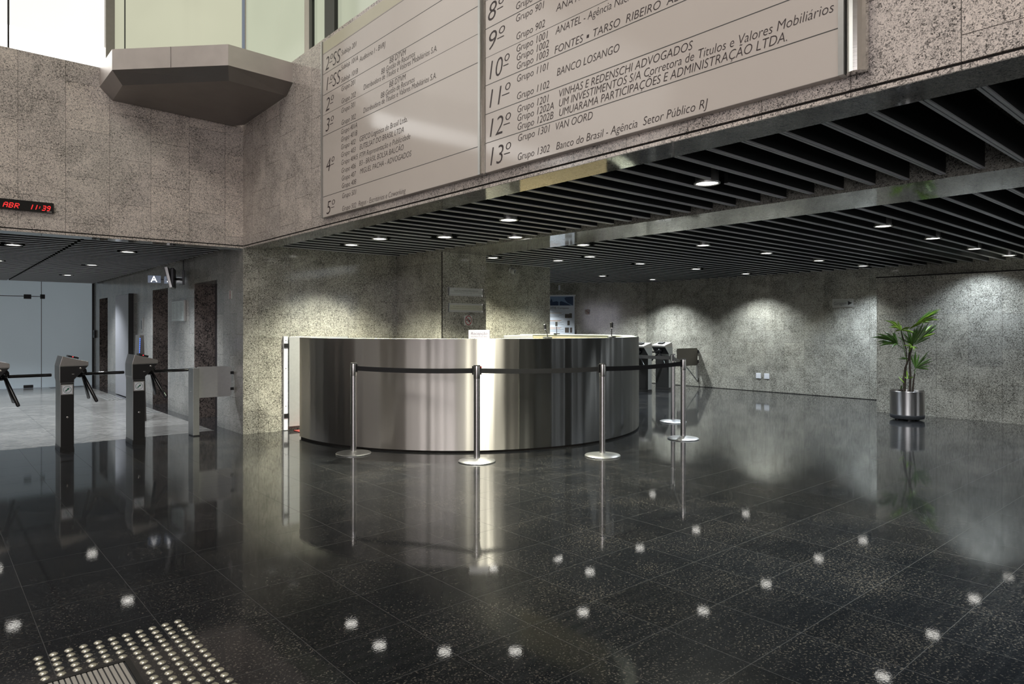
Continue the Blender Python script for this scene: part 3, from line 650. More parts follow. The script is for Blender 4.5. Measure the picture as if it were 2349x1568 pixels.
def belt(i, target, sag=0.012):
    o = posts[i]; a = Vector((0, 0, 0.925)); b = Vector((target[0] - ST[i][0], target[1] - ST[i][1], 0.925)); d = (b - a).normalized()
    a = a + d * 0.037; b = b - d * 0.040; n = 14; mb = MB(); prev = None; s = Vector((-d.y, d.x, 0)) * 0.0012
    for k in range(n + 1):
        t = k / n; q = a.lerp(b, t) - Vector((0, 0, 4 * sag * t * (1 - t))); h = Vector((0, 0, 0.025))
        cur = [mb.bm.verts.new(v) for v in (q + h + s, q + h - s, q - h - s, q - h + s)]
        if prev:
            for j in range(4): mb.bm.faces.new([prev[j], cur[j], cur[(j + 1) % 4], prev[(j + 1) % 4]])
        else: mb.bm.faces.new(cur)
        prev = cur
    mb.bm.faces.new(prev[::-1]); mb.build('belt', M['belt'], o)
    rot = Matrix.Rotation(math.atan2(d.y, d.x), 4, 'Z')
    for base in (Vector((0, 0, 0)), Vector((target[0] - ST[i][0], target[1] - ST[i][1], 0)) - d * 0.084):
        T = Matrix.Translation(base) @ rot
        MB().box(0.036, 0.047, -0.012, 0.012, 0.885, 0.972, mat=T).build('belt_clip', M['black'], o)
    if i == 1:
        MB().box(0.036, 0.0485, -0.0125, 0.0125, 0.955, 0.966, mat=rot).build('release_tab', M['red'], o)
for i in range(4): belt(i, ST[i + 1], 0.014 if i < 3 else 0.004)
belt(4, (8.44, 7.31), 0.006)

# ------------------------------------------------------------------ turnstiles
TU_L = ['tripod turnstile showing only its nose and arms, cut off by the picture edge', 'black and steel tripod turnstile in the middle of the three by the lift lobby',
        'black and steel tripod turnstile beside the steel swing gate']
def turnstile(label, loc, rz, group):
    t = thing('turnstile', label, 'turnstile', loc, rz, group)
    MB().box(-0.004, 0.131, -0.004, 0.356, 0, 0.012).prism([(-0.004, 0.012), (0.0, 0.055), (0.127, 0.055), (0.131, 0.012)], -0.004, 0.354).build('base_plate', M['black_paint'], t)
    MB().box(0, 0.127, 0.003, 0.35, 0.05, 0.76).build('post', M['turn_side'], t, 0.002)
    MB().box(0.004, 0.1275, -0.002, 0.004, 0.056, 0.752).build('front_panel', M['black_paint'], t, 0.001)
    MB().box(0.1265, 0.1285, 0.004, 0.35, 0.056, 0.752).build('side_panel', M['black_paint'], t)
    cab = [(-0.002, 0.775), (-0.008, 0.80), (-0.008, 0.938), (0.265, 0.942), (0.232, 0.905), (0.131, 0.792), (0.129, 0.755), (0.0, 0.755)]
    MB().prism(cab, 0.0, 0.355, 'XZ').build('cabinet', M['turn_side'], t, 0.002)
    MB().prism([(0.0, 0.757), (0.0, 0.936), (0.262, 0.939), (0.230, 0.905), (0.130, 0.794), (0.128, 0.757)], -0.003, 0.001, 'XZ').prism([(0.266, 0.9405), (0.2335, 0.904), (0.1325, 0.791), (0.131, 0.7915), (0.232, 0.9055), (0.2645, 0.9415)], 0.0, 0.355, 'XZ').build('cabinet_cover', M['black_paint'], t)
    MB().prism([(-0.008, 0.939), (0.020, 1.049), (0.262, 0.985), (0.267, 0.976), (0.267, 0.943)], -0.002, 0.357, 'XZ').build('lid', M['turn_lid'], t, 0.003)
    T = Matrix.Translation((0.085, 0.10, 1.037)) @ Matrix.Rotation(math.radians(14.6), 4, 'Y')
    MB().box(-0.0, 0.105, 0.0, 0.13, 0.0, 0.021, mat=T).build('card_reader', M['black'], t, 0.003)
    L = MB(); T2 = T @ Matrix.Translation((0.04, -0.002, 0.008)); L.box(0, 0.010, 0, 0.002, 0, 0.008, mat=T2); L.build('indicator', M['led_red'], t)
    # sign plate with green arrow
    sp = MB().box(0.008, 0.120, -0.010, -0.002, 0.625, 0.738).build('sign_plate', M['alu'], t, 0.002)
    fn = lambda u, v: (u, -0.0115, v)
    MB().box(0.018, 0.110, -0.0112, -0.0098, 0.635, 0.728).build('sign_face', M['white_plate'], sp)
    ar = MB(); f2 = lambda u, v: (u, -0.0122, v)
    ar.ring(0.064, 0.681, 0.034, 0.038, 36, f2)
    cx, cz, k = 0.064, 0.681, 0.7071
    def rr(a, b): return (cx + (a - b) * k, cz + (a + b) * k)
    ar.poly([rr(-0.026, -0.006), rr(0.010, -0.006), rr(0.010, 0.006), rr(-0.026, 0.006)], f2); ar.poly([rr(0.008, -0.013), rr(0.028, 0), rr(0.008, 0.013)], f2)
    ar.build('arrow', M['green'], sp)
    for x, z in ((0.066, 0.375), (0.190, 0.912)):
        MB().lathe([(0.010, 0), (0.010, 0.006), (0.008, 0.007)], seg=18, mat=Matrix.Translation((x, -0.002, z)) @ Matrix.Rotation(PI / 2, 4, 'X')).build('lock', M['chrome'], t)
    MB().box(0.108, 0.130, -0.004, -0.0025, 0.846, 0.853).build('badge', M['alu'], t)
    hc = Vector((0.212, 0.178, 0.862)); ax = Vector((1, 0, -1)).normalized()
    R = Matrix.Translation(hc) @ ax.to_track_quat('Z', 'Y').to_matrix().to_4x4()
    MB().lathe([(0.066, -0.012), (0.067, 0.0), (0.063, 0.025), (0.050, 0.046), (0.028, 0.058), (0.004, 0.062)], seg=32, mat=R).build('hub', M['black_gloss'], t)
    base = hc + ax * 0.034
    for d in (Vector((1, 0, 0)), Vector((0.25, 0.612, -0.75)), Vector((0.25, -0.612, -0.75))):
        d = d.normalized(); ln = 0.42 if d.z > -0.1 else 0.40
        MB().tube([base + d * 0.02, base + d * (ln - 0.006), base + d * ln], [0.0175, 0.0175, 0.014], 16).build('arm', M['black_gloss'], t)
    return t
t2 = turnstile(TU_L[1], (1.149, 8.875, 0), 0, 'turnstiles by the lift lobby')
copy_tree(t2, (0.435, 8.875, 0), 0, TU_L[0]); copy_tree(t2, (1.857, 8.865, 0), 0, TU_L[2])
q1 = at_z(1487, 899.5); q2 = at_z(1534.5, 894.5)
t4 = copy_tree(t2, (q1.x + 0.127, q1.y + 0.355, 0), PI, 'black tripod turnstile half hidden by the round desk, by the far corner wall'); t4['group'] = 'far turnstiles'
t5 = copy_tree(t2, (q2.x + 0.127, q2.y + 0.355, 0), PI, 'black tripod turnstile beside the dark steel barrier plate on the far wall'); t5['group'] = 'far turnstiles'
# swing gate
sg = thing('swing_gate', 'low brushed steel swing gate by the granite corner', 'gate', (2.57, 9.05, 0))
MB().box(0, 0.075, 0.0, 0.20, 0.012, 0.855).build('post', M['turn_side'], sg, 0.003)
MB().box(0.004, 0.080, -0.004, 0.204, 0, 0.014).build('foot', M['black_paint'], sg)
lf = MB(); r = 0.035; x0, x1, z0, z1 = 0.078, 0.50, 0.47, 0.865; pts = []
for cx_, cz_, a0 in ((x1 - r, z1 - r, 0), (x0 + r * .2, z1 - r * .2, 90), (x0 + r * .2, z0 + r * .2, 180), (x1 - r, z0 + r, 270)):
    rr_ = r if cx_ > 0.3 else r * .2
    for k in range(5):
        a = math.radians(a0 + 90 * k / 4); pts.append((cx_ + rr_ * math.cos(a), cz_ + rr_ * math.sin(a)))
lf.prism(pts, 0.09, 0.105, 'XZ').build('gate_leaf', M['gate'], sg)
for z in (0.565, 0.775): MB().box(0.485, 0.527, 0.085, 0.112, z - 0.018, z + 0.018).build('wall_catch', M['black'], sg)
sc = MB()
for z in (0.79, 0.56):
    for y in (0.06, 0.10): sc.lathe([(0.006, 0), (0.006, 0.004)], seg=10, mat=Matrix.Translation((0, y, z)) @ Matrix.Rotation(-PI / 2, 4, 'Y'))
sc.build('bolt', M['chrome'], sg)
# dark barrier plate by the far turnstiles
bp = thing('barrier_plate', 'dark brown steel barrier plate with a leg, fixed to the wall behind the turnstiles', 'barrier', (12.78, 9.05, 0))
MB().prism([(0, 0.50), (0.76, 0.50), (0.785, 0.53), (0.785, 0.87), (0.76, 0.90), (0, 0.90)], 0, 0.02, 'XZ').build('plate', simple('brown_steel', (0.11, 0.10, 0.085), 0.4, 0.7), bp)
MB().box(0.765, 0.80, -0.005, 0.03, 0.13, 0.52).tube([(0.30, 0.012, 0.52), (0.775, 0.012, 0.15)], 0.012, 10).build('leg', M['alu'], bp)
MB().box(0.785, 0.818, -0.01, 0.04, 0.55, 0.62).box(0.785, 0.818, -0.01, 0.04, 0.78, 0.85).box(0.79, 0.818, -0.005, 0.03, 0.13, 0.20).build('wall_bracket', M['black'], bp)

# ------------------------------------------------------------------ things on the desk
def on_rim(px, dr=-0.11):
    d = ray(px, 776); d2 = Vector((d.x, d.y)).normalized(); R = DR + dr
    b = d2.dot(DC); c = DC.dot(DC) - R * R; t = b - math.sqrt(max(0, b * b - c)); return d2 * t
rs = on_rim(1099, -0.05)
fd = Vector((-rs.x, -rs.y)).normalized(); rz = math.atan2(fd.y, fd.x) + PI / 2 + 0.04
rp = thing('reception_sign', 'small framed sign reading Recepção standing on the desk rim', 'sign', (rs.x, rs.y, DZ), rz)
MB().box(-0.118, 0.118, -0.004, 0.012, 0.0, 0.098).build('frame', M['chrome'], rp, 0.003)
MB().box(-0.105, 0.105, -0.007, -0.003, 0.010, 0.087).build('face', simple('sign_white', (0.46, 0.46, 0.52), 0.3, mottling=0.01), rp)
le = MB(); fn = lambda u, v: (u, -0.0082, v)
write(le, 'Recepção', 0, 0.044, 0.030, fn, width=0.18, shear=0.2, center=True); write(le, 'identifique-se por favor', 0, 0.020, 0.011, fn, width=0.185, shear=0.2, center=True)
le.build('lettering', simple('sign_violet_print', (0.16, 0.11, 0.15), 0.4), rp)
# microphones on bendy necks
def mic(label, px, dr, top_z, lean, mirror=1, rim=True, loc=None):
    q = on_rim(px, dr) if loc is None else Vector(loc); t = thing('microphone', label, 'microphone', (q.x, q.y, DZ if loc is None else DZ + 0.012), 0, 'desk microphones')
    MB().lathe([(0.055, 0), (0.055, 0.012), (0.046, 0.018), (0.012, 0.020)], seg=28).build('base', M['black'], t)
    h = top_z - t.location.z; e = RT * lean
    MB().tube([(0, 0, 0.015), (e.x * .1, e.y * .1, h * .3), (e.x * .6, e.y * .6, h * .5), (e.x, e.y, h * .62)], 0.006, 10).build('neck', M['black'], t)
    MB().tube([(e.x, e.y, h * .60), (e.x, e.y, h * .66)], 0.013, 14).build('collar', M['chrome'], t)
    MB().tube([(e.x, e.y, h * .65), (e.x * 1.05, e.y * 1.05, h * .96), (e.x * 1.05, e.y * 1.05, h)], [0.019, 0.019, 0.012], 16).build('head', M['black'], t)
mic('black gooseneck microphone leaning on the desk, before the edge of the hanging banner', 1256, -0.12, 1.405, -0.03)
mic('black gooseneck microphone standing upright, taller of the close pair on the desk', 1403, -0.09, 1.43, 0.0)
mic('thin black gooseneck microphone further back, beside the taller upright one', 0, 0, 1.47, -0.005, loc=(DC.x + 2.25 * math.cos(math.radians(10)), DC.y + 2.25 * math.sin(math.radians(10))))
# steel cover of the desk terminal
q = on_rim(1189, -0.32); fd = Vector((-q.x, -q.y)).normalized(); rz = math.atan2(fd.y, fd.x) + PI / 2
tc_ = thing('desk_terminal', 'low steel terminal cover peeking over the desk rim', 'terminal', (q.x, q.y, DZ - 0.45), rz)
MB().prism([(-0.19, 0), (0.19, 0), (0.17, 0.485), (0.16, 0.492), (-0.165, 0.480), (-0.17, 0.47)], 0, 0.05, 'XZ').build('cover', M['alu'], tc_, 0.003)
MB().box(-0.21, 0.21, 0.0, 0.3, -0.02, 0.0).build('shelf', M['laminate'], tc_)
MB().box(-0.20, 0.20, 0.28, 0.30, -(DZ - 0.45), -0.02).build('stand', M['black'], tc_)

# ------------------------------------------------------------------ wall signs
YP = 7.62
def wall_sign(name, label, cat, px0, px1, py0, py1, y, face, th=0.012):
    a = at_y(px0, py0, y - th); b = at_y(px1, py1, y - th); return a, b
def no_smoke(label, c, w, h, fn_root, rz):
    t = thing('no_smoking_sign', label, 'sign', c, rz, None)
    MB().box(-w / 2, w / 2, -0.008, 0, -h / 2, h / 2).build('plate', M['paper'], t, 0.002)
    fn = lambda u, v: (u, -0.0095, v); k = w * 0.40
    f2 = lambda u, v: (u, -0.0088, v)
    MB().box(-w * .26, -w * .10, -0.0092, -0.008, -0.03 * h, 0.08 * h).box(-w * .05, w * .24, -0.0092, -0.008, -0.12 * h, -0.05 * h).box(0, w * .07, -0.0092, -0.008, 0.06 * h, 0.2 * h).box(w * .1, w * .22, -0.0092, -0.008, -0.05 * h, 0.07 * h).build('pictogram', M['black'], t)
    m = MB().ring(0, 0, k * 0.84, k, 36, lambda u, v: (u, -0.0105, v * 1.15))
    s = 0.62 * k
    m.poly([(-s - 0.05 * k, s * 1.15 - 0.05 * k), (-s + 0.08 * k, s * 1.15 + 0.08 * k), (s + 0.05 * k, -s * 1.15 + 0.05 * k), (s - 0.08 * k, -s * 1.15 - 0.08 * k)], lambda u, v: (u, -0.0107, v))
    m.build('red_ring', M['red'], t)
    return t
a = at_y(1064, 723, YP); b = at_y(1083, 746, YP)
no_smoke('no smoking sign on the pillar below the two notices', ((a.x + b.x) / 2, YP, (a.z + b.z) / 2), b.x - a.x, a.z - b.z, None, 0)
def notice(label, pys, cream, lines):
    a = at_y(1028, pys[0], YP); b = at_y(1107, pys[1], YP); w = b.x - a.x; h = 0.13 + 0.0
    c = ((a.x + b.x) / 2, YP, (a.z + b.z) / 2); h = a.z - b.z
    t = thing('notice_plate', label, 'sign', c, 0)
    MB().box(-w / 2, w / 2, -0.010, 0, -h / 2, h / 2).build('plate', M['alu'], t)
    for e in (-w / 2, w / 2 - 0.012): MB().box(e, e + 0.012, -0.018, 0, -h / 2, h / 2).build('end_rail', M['chrome'], t)
    MB().box(-w / 2 + 0.013, w / 2 - 0.013, -0.0125, -0.009, -h * 0.28, h * 0.30).build('card', M['paper_cream'] if cream else M['paper'], t)
    le = MB(); fn = lambda u, v: (u, -0.0138, v)
    for s, zf, cf, wf in lines: write(le, s, 0, h * zf, h * cf, fn, width=w * wf, shear=0.15 if cream else 0.0, center=True)
    le.build('lettering', M['ink'], t)
notice('upper steel notice plate on the pillar, with pale card about racism', (658.5, 680.5), False,
    [('DISQUE 100 - RACISMO É CRIME! DENUNCIE!', 0.13, 0.11, 0.70), ('Rigorosa punição à discriminação racial de raça ou cor', 0.03, 0.07, 0.68), ('Se você for vítima ou presenciar um crime de racismo, disque 100 e denuncie', -0.09, 0.07, 0.90), ('Lei 7.716 de 5 de janeiro de 1989', -0.21, 0.06, 0.33)])
notice('lower steel notice plate on the pillar, with cream card about smoking', (694.5, 716.5), True,
    [('Por medida de segurança e preservação da saúde', 0.08, 0.11, 0.75), ('informamos que não é permitido fumar no interior do prédio', -0.13, 0.11, 0.91)])
# small dome-less camera on the recess wall
pc = at_y(1172, 620, YW2)
sc_ = thing('security_camera', 'small white round security camera high on the wall behind the desk', 'camera', (pc.x, YW2, pc.z))
MB().lathe([(0.05, 0), (0.05, 0.02), (0.035, 0.03)], seg=24, mat=Matrix.Rotation(PI / 2, 4, 'X')).build('mount', M['white_plate'], sc_)
d = Vector((0.35, -0.85, -0.30)).normalized(); R = Matrix.Translation((0, -0.03, -0.01)) @ d.to_track_quat('Z', 'Y').to_matrix().to_4x4()
MB().lathe([(0.02, -0.03), (0.05, -0.015), (0.06, 0.01), (0.056, 0.04), (0.042, 0.06), (0.034, 0.06)], seg=28, mat=R).build('housing', simple('camera_white', (0.45, 0.46, 0.45), 0.4), sc_)
MB().lathe([(0.030, 0.058), (0.030, 0.064), (0.01, 0.064)], seg=24, mat=R).build('lens', M['black_gloss'], sc_)
# garage sign and wall outlets on the right wall (face -X)
def wall_thing(name, label, cat, y, z, group=None): return thing(name, label, cat, (X3, y, z), -PI / 2, group)   # local x -> -Y, local -y -> -X
gs = wall_thing('garage_sign', 'steel sign reading Garagem with a black arrow, high on the wall beside the palm', 'sign', (5.968 + 5.585) / 2, 1.845)
MB().box(-0.20, 0.20, -0.012, 0, -0.085, 0.085).build('plate', M['alu'], gs, 0.002)
MB().box(-0.183, 0.19, -0.015, -0.010, -0.060, 0.062).build('card', simple('garage_card', (0.40, 0.41, 0.38), 0.4), gs)
le = MB(); fn = lambda u, v: (u, -0.0165, v); write(le, 'Garagem', -0.17, -0.032, 0.062, fn, width=0.245, shear=0.12); le.build('lettering', M['ink'], gs)
MB().poly([(0.10, 0.042), (0.182, 0.0), (0.10, -0.042)], fn).build('arrow', M['black'], gs)
for y, lab in ((7.55, 'square white wall outlet, the one nearer the turnstiles of the pair'), (7.36, 'square white wall outlet, the one nearer the palm of the pair')):
    o = wall_thing('wall_outlet', lab, 'outlet', y, 0.335, 'outlets low on the right wall')
    MB().box(-0.058, 0.058, -0.011, 0, -0.058, 0.058).build('plate', M['white_plate'], o, 0.003)
    MB().box(-0.03, 0.03, -0.013, -0.010, -0.03, 0.03).build('socket', M['white_plate'], o, 0.001)

# banner and sign on the oblique far wall
wdir = (P2 - P1).normalized(); far_n = Vector((-1, -1)).normalized()
def on_far(px, py):
    d = ray(px, py); n = Vector((wdir.y, -wdir.x)); t = n.dot(P1) / n.dot(Vector((d.x, d.y))); return EYEV + d * t
rz_far = math.atan2(wdir.y, wdir.x) + PI      # local +x runs to the viewer's right along the wall
a = on_far(1318, 676); b = on_far(1265, 760)
bw = 0.95; bt = a.z
bn = thing('hanging_banner', 'white hanging banner with city photo and elevator leaflet print', 'banner', (a.x - 0.02, a.y - 0.02, bt - 1.7), rz_far)
MB().box(-bw, 0, -0.012, -0.008, 0, 1.69).build('sheet', M['banner'], bn)
MB().box(-bw - 0.01, 0.025, -0.024, 0.0, 1.67, 1.70).build('rod', M['white_plate'], bn)
pxm = (a - on_far(1265, 676)).length / 53.0
u = lambda px: (px - 1318) * pxm * 1.0
zz = lambda py: 1.7 - (py - 676) * pxm * 1.02
ph = MB().box(-bw + 0.02, u(1315), -0.0135, -0.0115, zz(700), zz(679.5)); pho = ph.build('photo', M['photo_sky'], bn)
tw = MB(); fn = lambda a_, b_: (a_, -0.0142, b_)
tw.poly([(u(1295), zz(683)), (u(1299), zz(681)), (u(1315), zz(679.8)), (u(1315), zz(700)), (u(1302), zz(694)), (u(1296), zz(687))], fn)
tw.poly([(u(1284), zz(700)), (u(1284), zz(692)), (u(1287), zz(690)), (u(1296), zz(693)), (u(1303), zz(696)), (u(1310), zz(700))], fn)
tw.poly([(u(1258), zz(700)), (u(1265), zz(684)), (u(1268), zz(692)), (u(1277), zz(690)), (u(1281), zz(692)), (u(1281), zz(700))], fn)
tw.build('towers', M['photo_tower'], pho)
le = MB(); fn = lambda a_, b_: (a_, -0.0132, b_)
write(le, 'OTIS', u(1259.5), zz(708), 0.055, fn, width=u(1276) - u(1259.5), shear=0); write(le, 'Compass', u(1279), zz(707.5), 0.045, fn, width=u(1304.5) - u(1279), shear=0)
le.build('lettering', M['black'], bn)
tx = MB(); og = MB()
for k, y0 in enumerate((716.5, 733, 749.5)):
    for j in range(2 if k else 1): og.poly([(u(1256), zz(y0 + 2 * j)), (u(1288 - 3 * j), zz(y0 + 2 * j)), (u(1288 - 3 * j), zz(y0 + 2 * j + 0.9)), (u(1256), zz(y0 + 2 * j + 0.9))], fn)
    for j in range(4):
        yy_ = y0 + 4.2 + j * 1.7; e = 1293 - (j % 3) * 5
        tx.poly([(u(1256), zz(yy_)), (u(e), zz(yy_)), (u(e), zz(yy_ + 0.6)), (u(1256), zz(yy_ + 0.6))], fn)
tx.build('body_text', M['ink_grey'], bn); og.build('headings', M['ink_orange'], bn)
pi_ = MB()
for x0, x1, y0, y1 in ((1296, 1306, 719, 728), (1306, 1312, 717.5, 728), (1301.5, 1307, 734, 744.5), (1296, 1305, 749.5, 761), (1307.5, 1312.5, 749.5, 761), (1296, 1312, 766, 776)):
    pi_.poly([(u(x0), zz(y0)), (u(x1), zz(y0)), (u(x1), zz(y1)), (u(x0), zz(y1))], fn)
pi_.build('pictures', simple('leaflet_pictures', (0.10, 0.085, 0.075), 0.5, mottling=0.6, scale=40), bn)
hk = thing('banner_hook', 'small white hook and cord on the far wall above the banner', 'hook', (0, 0, 0), 0)
hp = on_far(1283, 660); hk.location = hp; hk.rotation_euler = (0, 0, rz_far)
MB().box(-0.022, 0.022, -0.03, 0.0, -0.06, 0.07).build('hook', M['white_plate'], hk, 0.006)
MB().tube([(0, -0.02, -0.05), (0.36, -0.014, -0.165)], 0.003, 6).tube([(0, -0.02, -0.05), (-0.36, -0.014, -0.165)], 0.003, 6).build('cord', M['alu'], hk)
c = on_far(1347.5, 715)
no_smoke('small no smoking sign on the far wall beside the hanging banner', (c.x - 0.003, c.y - 0.003, c.z), 11.5 * pxm, 11.5 * pxm, None, rz_far)

# ------------------------------------------------------------------ lift lobby fittings (on the X = XC wall, facing -X)
def lobby_thing(name, label, cat, y, z, group=None): return thing(name, label, cat, (XC, y, z), -PI / 2, group)
t = lobby_thing('no_smoking_sign', 'narrow pale sign with two red rings on the lobby corner pier', 'sign', 9.265, 1.80)
MB().box(-0.06, 0.06, -0.006, 0, -0.055, 0.055).build('plate', M['paper'], t, 0.001)
MB().ring(0, 0.025, 0.018, 0.026, 24, lambda u, v: (u, -0.0075, v)).ring(0, -0.027, 0.018, 0.026, 24, lambda u, v: (u, -0.0075, v)).build('red_ring', M['red'], t)
t = lobby_thing('floor_list', 'small white tenant list board between two lift openings', 'sign', 11.60, 1.63)
MB().box(-0.34, 0.34, -0.035, 0, -0.165, 0.165).build('board', M['alu'], t, 0.003)
MB().box(-0.33, 0.32, -0.038, -0.034, -0.155, 0.155).build('sheet', simple('list_sheet', (0.62, 0.68, 0.66), 0.35, mottling=0.02), t)
ln = MB()
for i in range(3):
    for j in range(13):
        x0 = -0.315 + 0.215 * i; z = 0.125 - 0.0205 * j; ln.box(x0, x0 + 0.17 - 0.02 * ((i * 7 + j * 3) % 4), -0.0385, -0.0375, z, z + 0.004)
ln.build('print', M['ink_grey'], t)
t = lobby_thing('lift_call_box', 'slim steel lift call box on the lobby wall', 'call box', 14.05, 1.42)
MB().box(-0.07, 0.07, -0.015, 0, -0.13, 0.13).build('plate', M['alu'], t, 0.003)
MB().box(-0.03, 0.03, -0.018, -0.014, -0.08, 0.08).build('display', M['black_gloss'], t)
t = lobby_thing('card_reader', 'small black card reader beside the frosted glass', 'card reader', 18.55, 1.22)
MB().box(-0.09, 0.09, -0.04, 0, -0.09, 0.09).build('body', M['black'], t, 0.01)
MB().box(-0.05, 0.05, -0.043, -0.038, -0.02, 0.05).build('keypad', M['rubber'], t)
t = lobby_thing('steel_door_leaf', 'pale steel service door leaf against the lobby wall', 'door', 15.38, 0)
MB().box(-0.62, 0.62, -0.07, -0.002, 0.01, 2.02).build('leaf', M['grey_door'], t, 0.003)
MB().box(0.60, 0.64, -0.085, 0, 0.005, 2.03).build('edge_frame', M['mull_dk'], t)
# lit letter signs
pa = at_y(354, 640, 12.4)
sa = thing('lift_letter_sign', 'lit letter A sign box, the wider one facing the hall', 'sign', (pa.x, 12.4, pa.z), -0.25)
MB().box(-0.095, 0.095, -0.02, 0.03, -0.06, 0.06).build('box', M['screen_A'], sa, 0.004)
le = MB(); write(le, 'A', -0.005, -0.048, 0.098, lambda u, v: (u, -0.0215, v), width=0.095, shear=0, center=True); le.build('letter', M['white_lit'], sa)
MB().box(0.093, 0.14, 0.0, 0.02, -0.012, 0.012).build('arm', M['black'], sa)
sb = lobby_thing('lift_letter_sign', 'lit letter A sign flat on the wall, half hidden by the monitor', 'sign', 12.16, 2.165)
MB().box(-0.26, 0.26, -0.03, 0, -0.06, 0.06).build('box', M['screen_A'], sb, 0.004)
le = MB(); write(le, 'A', 0.02, -0.048, 0.098, lambda u, v: (u, -0.0315, v), width=0.20, shear=0, center=True); le.build('letter', M['white_lit'], sb)
# monitor on its bracket
pm = at_y(394, 637, 11.3)
mo = thing('monitor', 'black flat monitor on a wall bracket, seen edge-on above the lobby', 'monitor', (pm.x, 11.3, pm.z), -PI / 2 - 0.33)
T = Matrix.Rotation(0.22, 4, 'X')
MB().box(-0.24, 0.24, -0.05, -0.005, -0.16, 0.16, mat=T).build('bezel', M['alu'], mo, 0.006)
MB().box(-0.22, 0.22, -0.053, -0.049, -0.145, 0.145, mat=T).build('screen', M['black_gloss'], mo)
MB().prism([(-0.20, -0.15), (0.20, -0.15), (0.20, 0.14), (-0.20, 0.14)], -0.005, 0.045, 'XZ').build('back_shell', M['black'], mo, 0.01)
MB().tube([(0, 0.04, -0.02), (0.02, 0.10, -0.02), (0.02, 0.17, -0.03)], 0.02, 10).box(-0.04, 0.06, 0.15, 0.175, -0.10, 0.12).tube([(0, 0.16, 0.12), (0, 0.16, 0.28)], 0.006, 8).build('bracket', M['black'], mo)
# call kiosk standing in the lobby
kp = at_z(327, 905)
ks = thing('call_kiosk', 'tapered grey kiosk with blue lights behind the turnstile by the swing gate', 'kiosk', (2.42, 11.0, 0), 0.35)
MB().prism([(-0.075, 0), (0.075, 0), (0.035, 1.26), (-0.025, 1.26)], 0, 0.10, 'XZ').build('body', simple('kiosk_grey', (0.07, 0.06, 0.054), 0.5), ks, 0.004)
MB().prism([(-0.079, 0), (-0.074, 0), (-0.024, 1.26), (-0.030, 1.26)], -0.004, 0.10, 'XZ').build('side_strip', M['alu'], ks)
lb = MB()
for k in range(8): z = 1.0 + 0.028 * k; lb.box(-0.078 + 0.047 * z / 1.26, -0.068 + 0.047 * z / 1.26, -0.006, -0.002, z, z + 0.018)
lb.build('lights', M['led_blue'], ks)
# ribbed tactile bars on the lobby border
for (y0, y1) in ((11.9, 13.1), (14.6, 16.0)):
    for k in range(4):
        o = MB().box(2.64 + 0.075 * k, 2.67 + 0.075 * k, y0, y1, 0.0, 0.008).build('tactile_bar', M['alu'])
        tag(o, 'raised metal tactile bar in the lobby floor border ' + ('before the second lift opening' if y0 < 13 else 'before the pale steel door'), 'tactile bar', 'tactile bars ' + ('by the second lift opening' if y0 < 13 else 'by the pale steel door'))

# ------------------------------------------------------------------ potted palm
pq = at_z(2081, 962); U = 1.36 / 210.0
pt = thing('potted_palm', 'green potted palm in a round steel planter before the granite block', 'plant', (pq.x, pq.y, 0))
def pl(px, py, dep=0.0):     # picture offset at the plant's distance -> local point
    return Vector(RT * ((px - 2081.5) * U)) + FW * dep + Vector((0, 0, EYE - (py - HORIZON) * U))
MB().lathe([(0.20, 0.045), (0.222, 0.055), (0.228, 0.075), (0.228, 0.42), (0.231, 0.424), (0.228, 0.432), (0.215, 0.432), (0.213, 0.36), (0.0, 0.36)], seg=56, cap=False).build('pot', steel('pot_steel', (0.50, 0.48, 0.47), 0.40, 0.97, 'V', smear=0.06), pt)
MB().lathe([(0.19, 0.018), (0.222, 0.03), (0.2295, 0.06), (0.2295, 0.082), (0.228, 0.084)], seg=56, cap=True).build('pot_foot', M['rubber'], pt)
for k in range(4):
    a = k * PI / 2 + 0.5; MB().lathe([(0.03, 0.0), (0.03, 0.022)], cx=0.13 * math.cos(a), cy=0.13 * math.sin(a), seg=14).build('caster', M['black'], pt)
MB().lathe([(0.0, 0.40), (0.10, 0.398), (0.213, 0.39)], seg=40, cap=False).build('soil', M['soil'], pt)
def P5(x, y, dep=0.0): return pl(1990 + x / 5.405, 690 + y / 5.405, dep)
def cane(pts, r0, r1): return MB().tube(pts, [r0 + (r1 - r0) * i / (len(pts) - 1) for i in range(len(pts))], 10)
for pts, r in (([P5(460, 1130), P5(458, 960, .02), P5(478, 830, .02), P5(510, 730), P5(520, 640), P5(530, 560)], 0.019), ([P5(512, 1130, -.03), P5(520, 930, -.03), P5(517, 800, -.02), P5(524, 660, -.02), P5(555, 530, -.02)], 0.021), ([P5(488, 1130, .04), P5(490, 900, .03), P5(505, 760, .03), P5(490, 600, .02), P5(440, 370, .04)], 0.013), ([P5(572, 1125, .02), P5(582, 1000, .02), P5(598, 900, .02)], 0.017), ([P5(412, 1120), P5(414, 1090)], 0.012)):
    cane(pts, r * 0.8, r * 0.5).build('cane', M['bark'], pt)
for pts in ([P5(598, 900, .02), P5(602, 850, .02), P5(608, 825, .02)], [P5(530, 560), P5(470, 600, .03), P5(400, 540, .05)], [P5(555, 530, -.02), P5(610, 420), P5(640, 300)], [P5(505, 760, .02), P5(470, 620, .02), P5(435, 365, .04)]):
    cane(pts, 0.006, 0.004).build('leaf_stalk', M['leaf_dk'], pt)
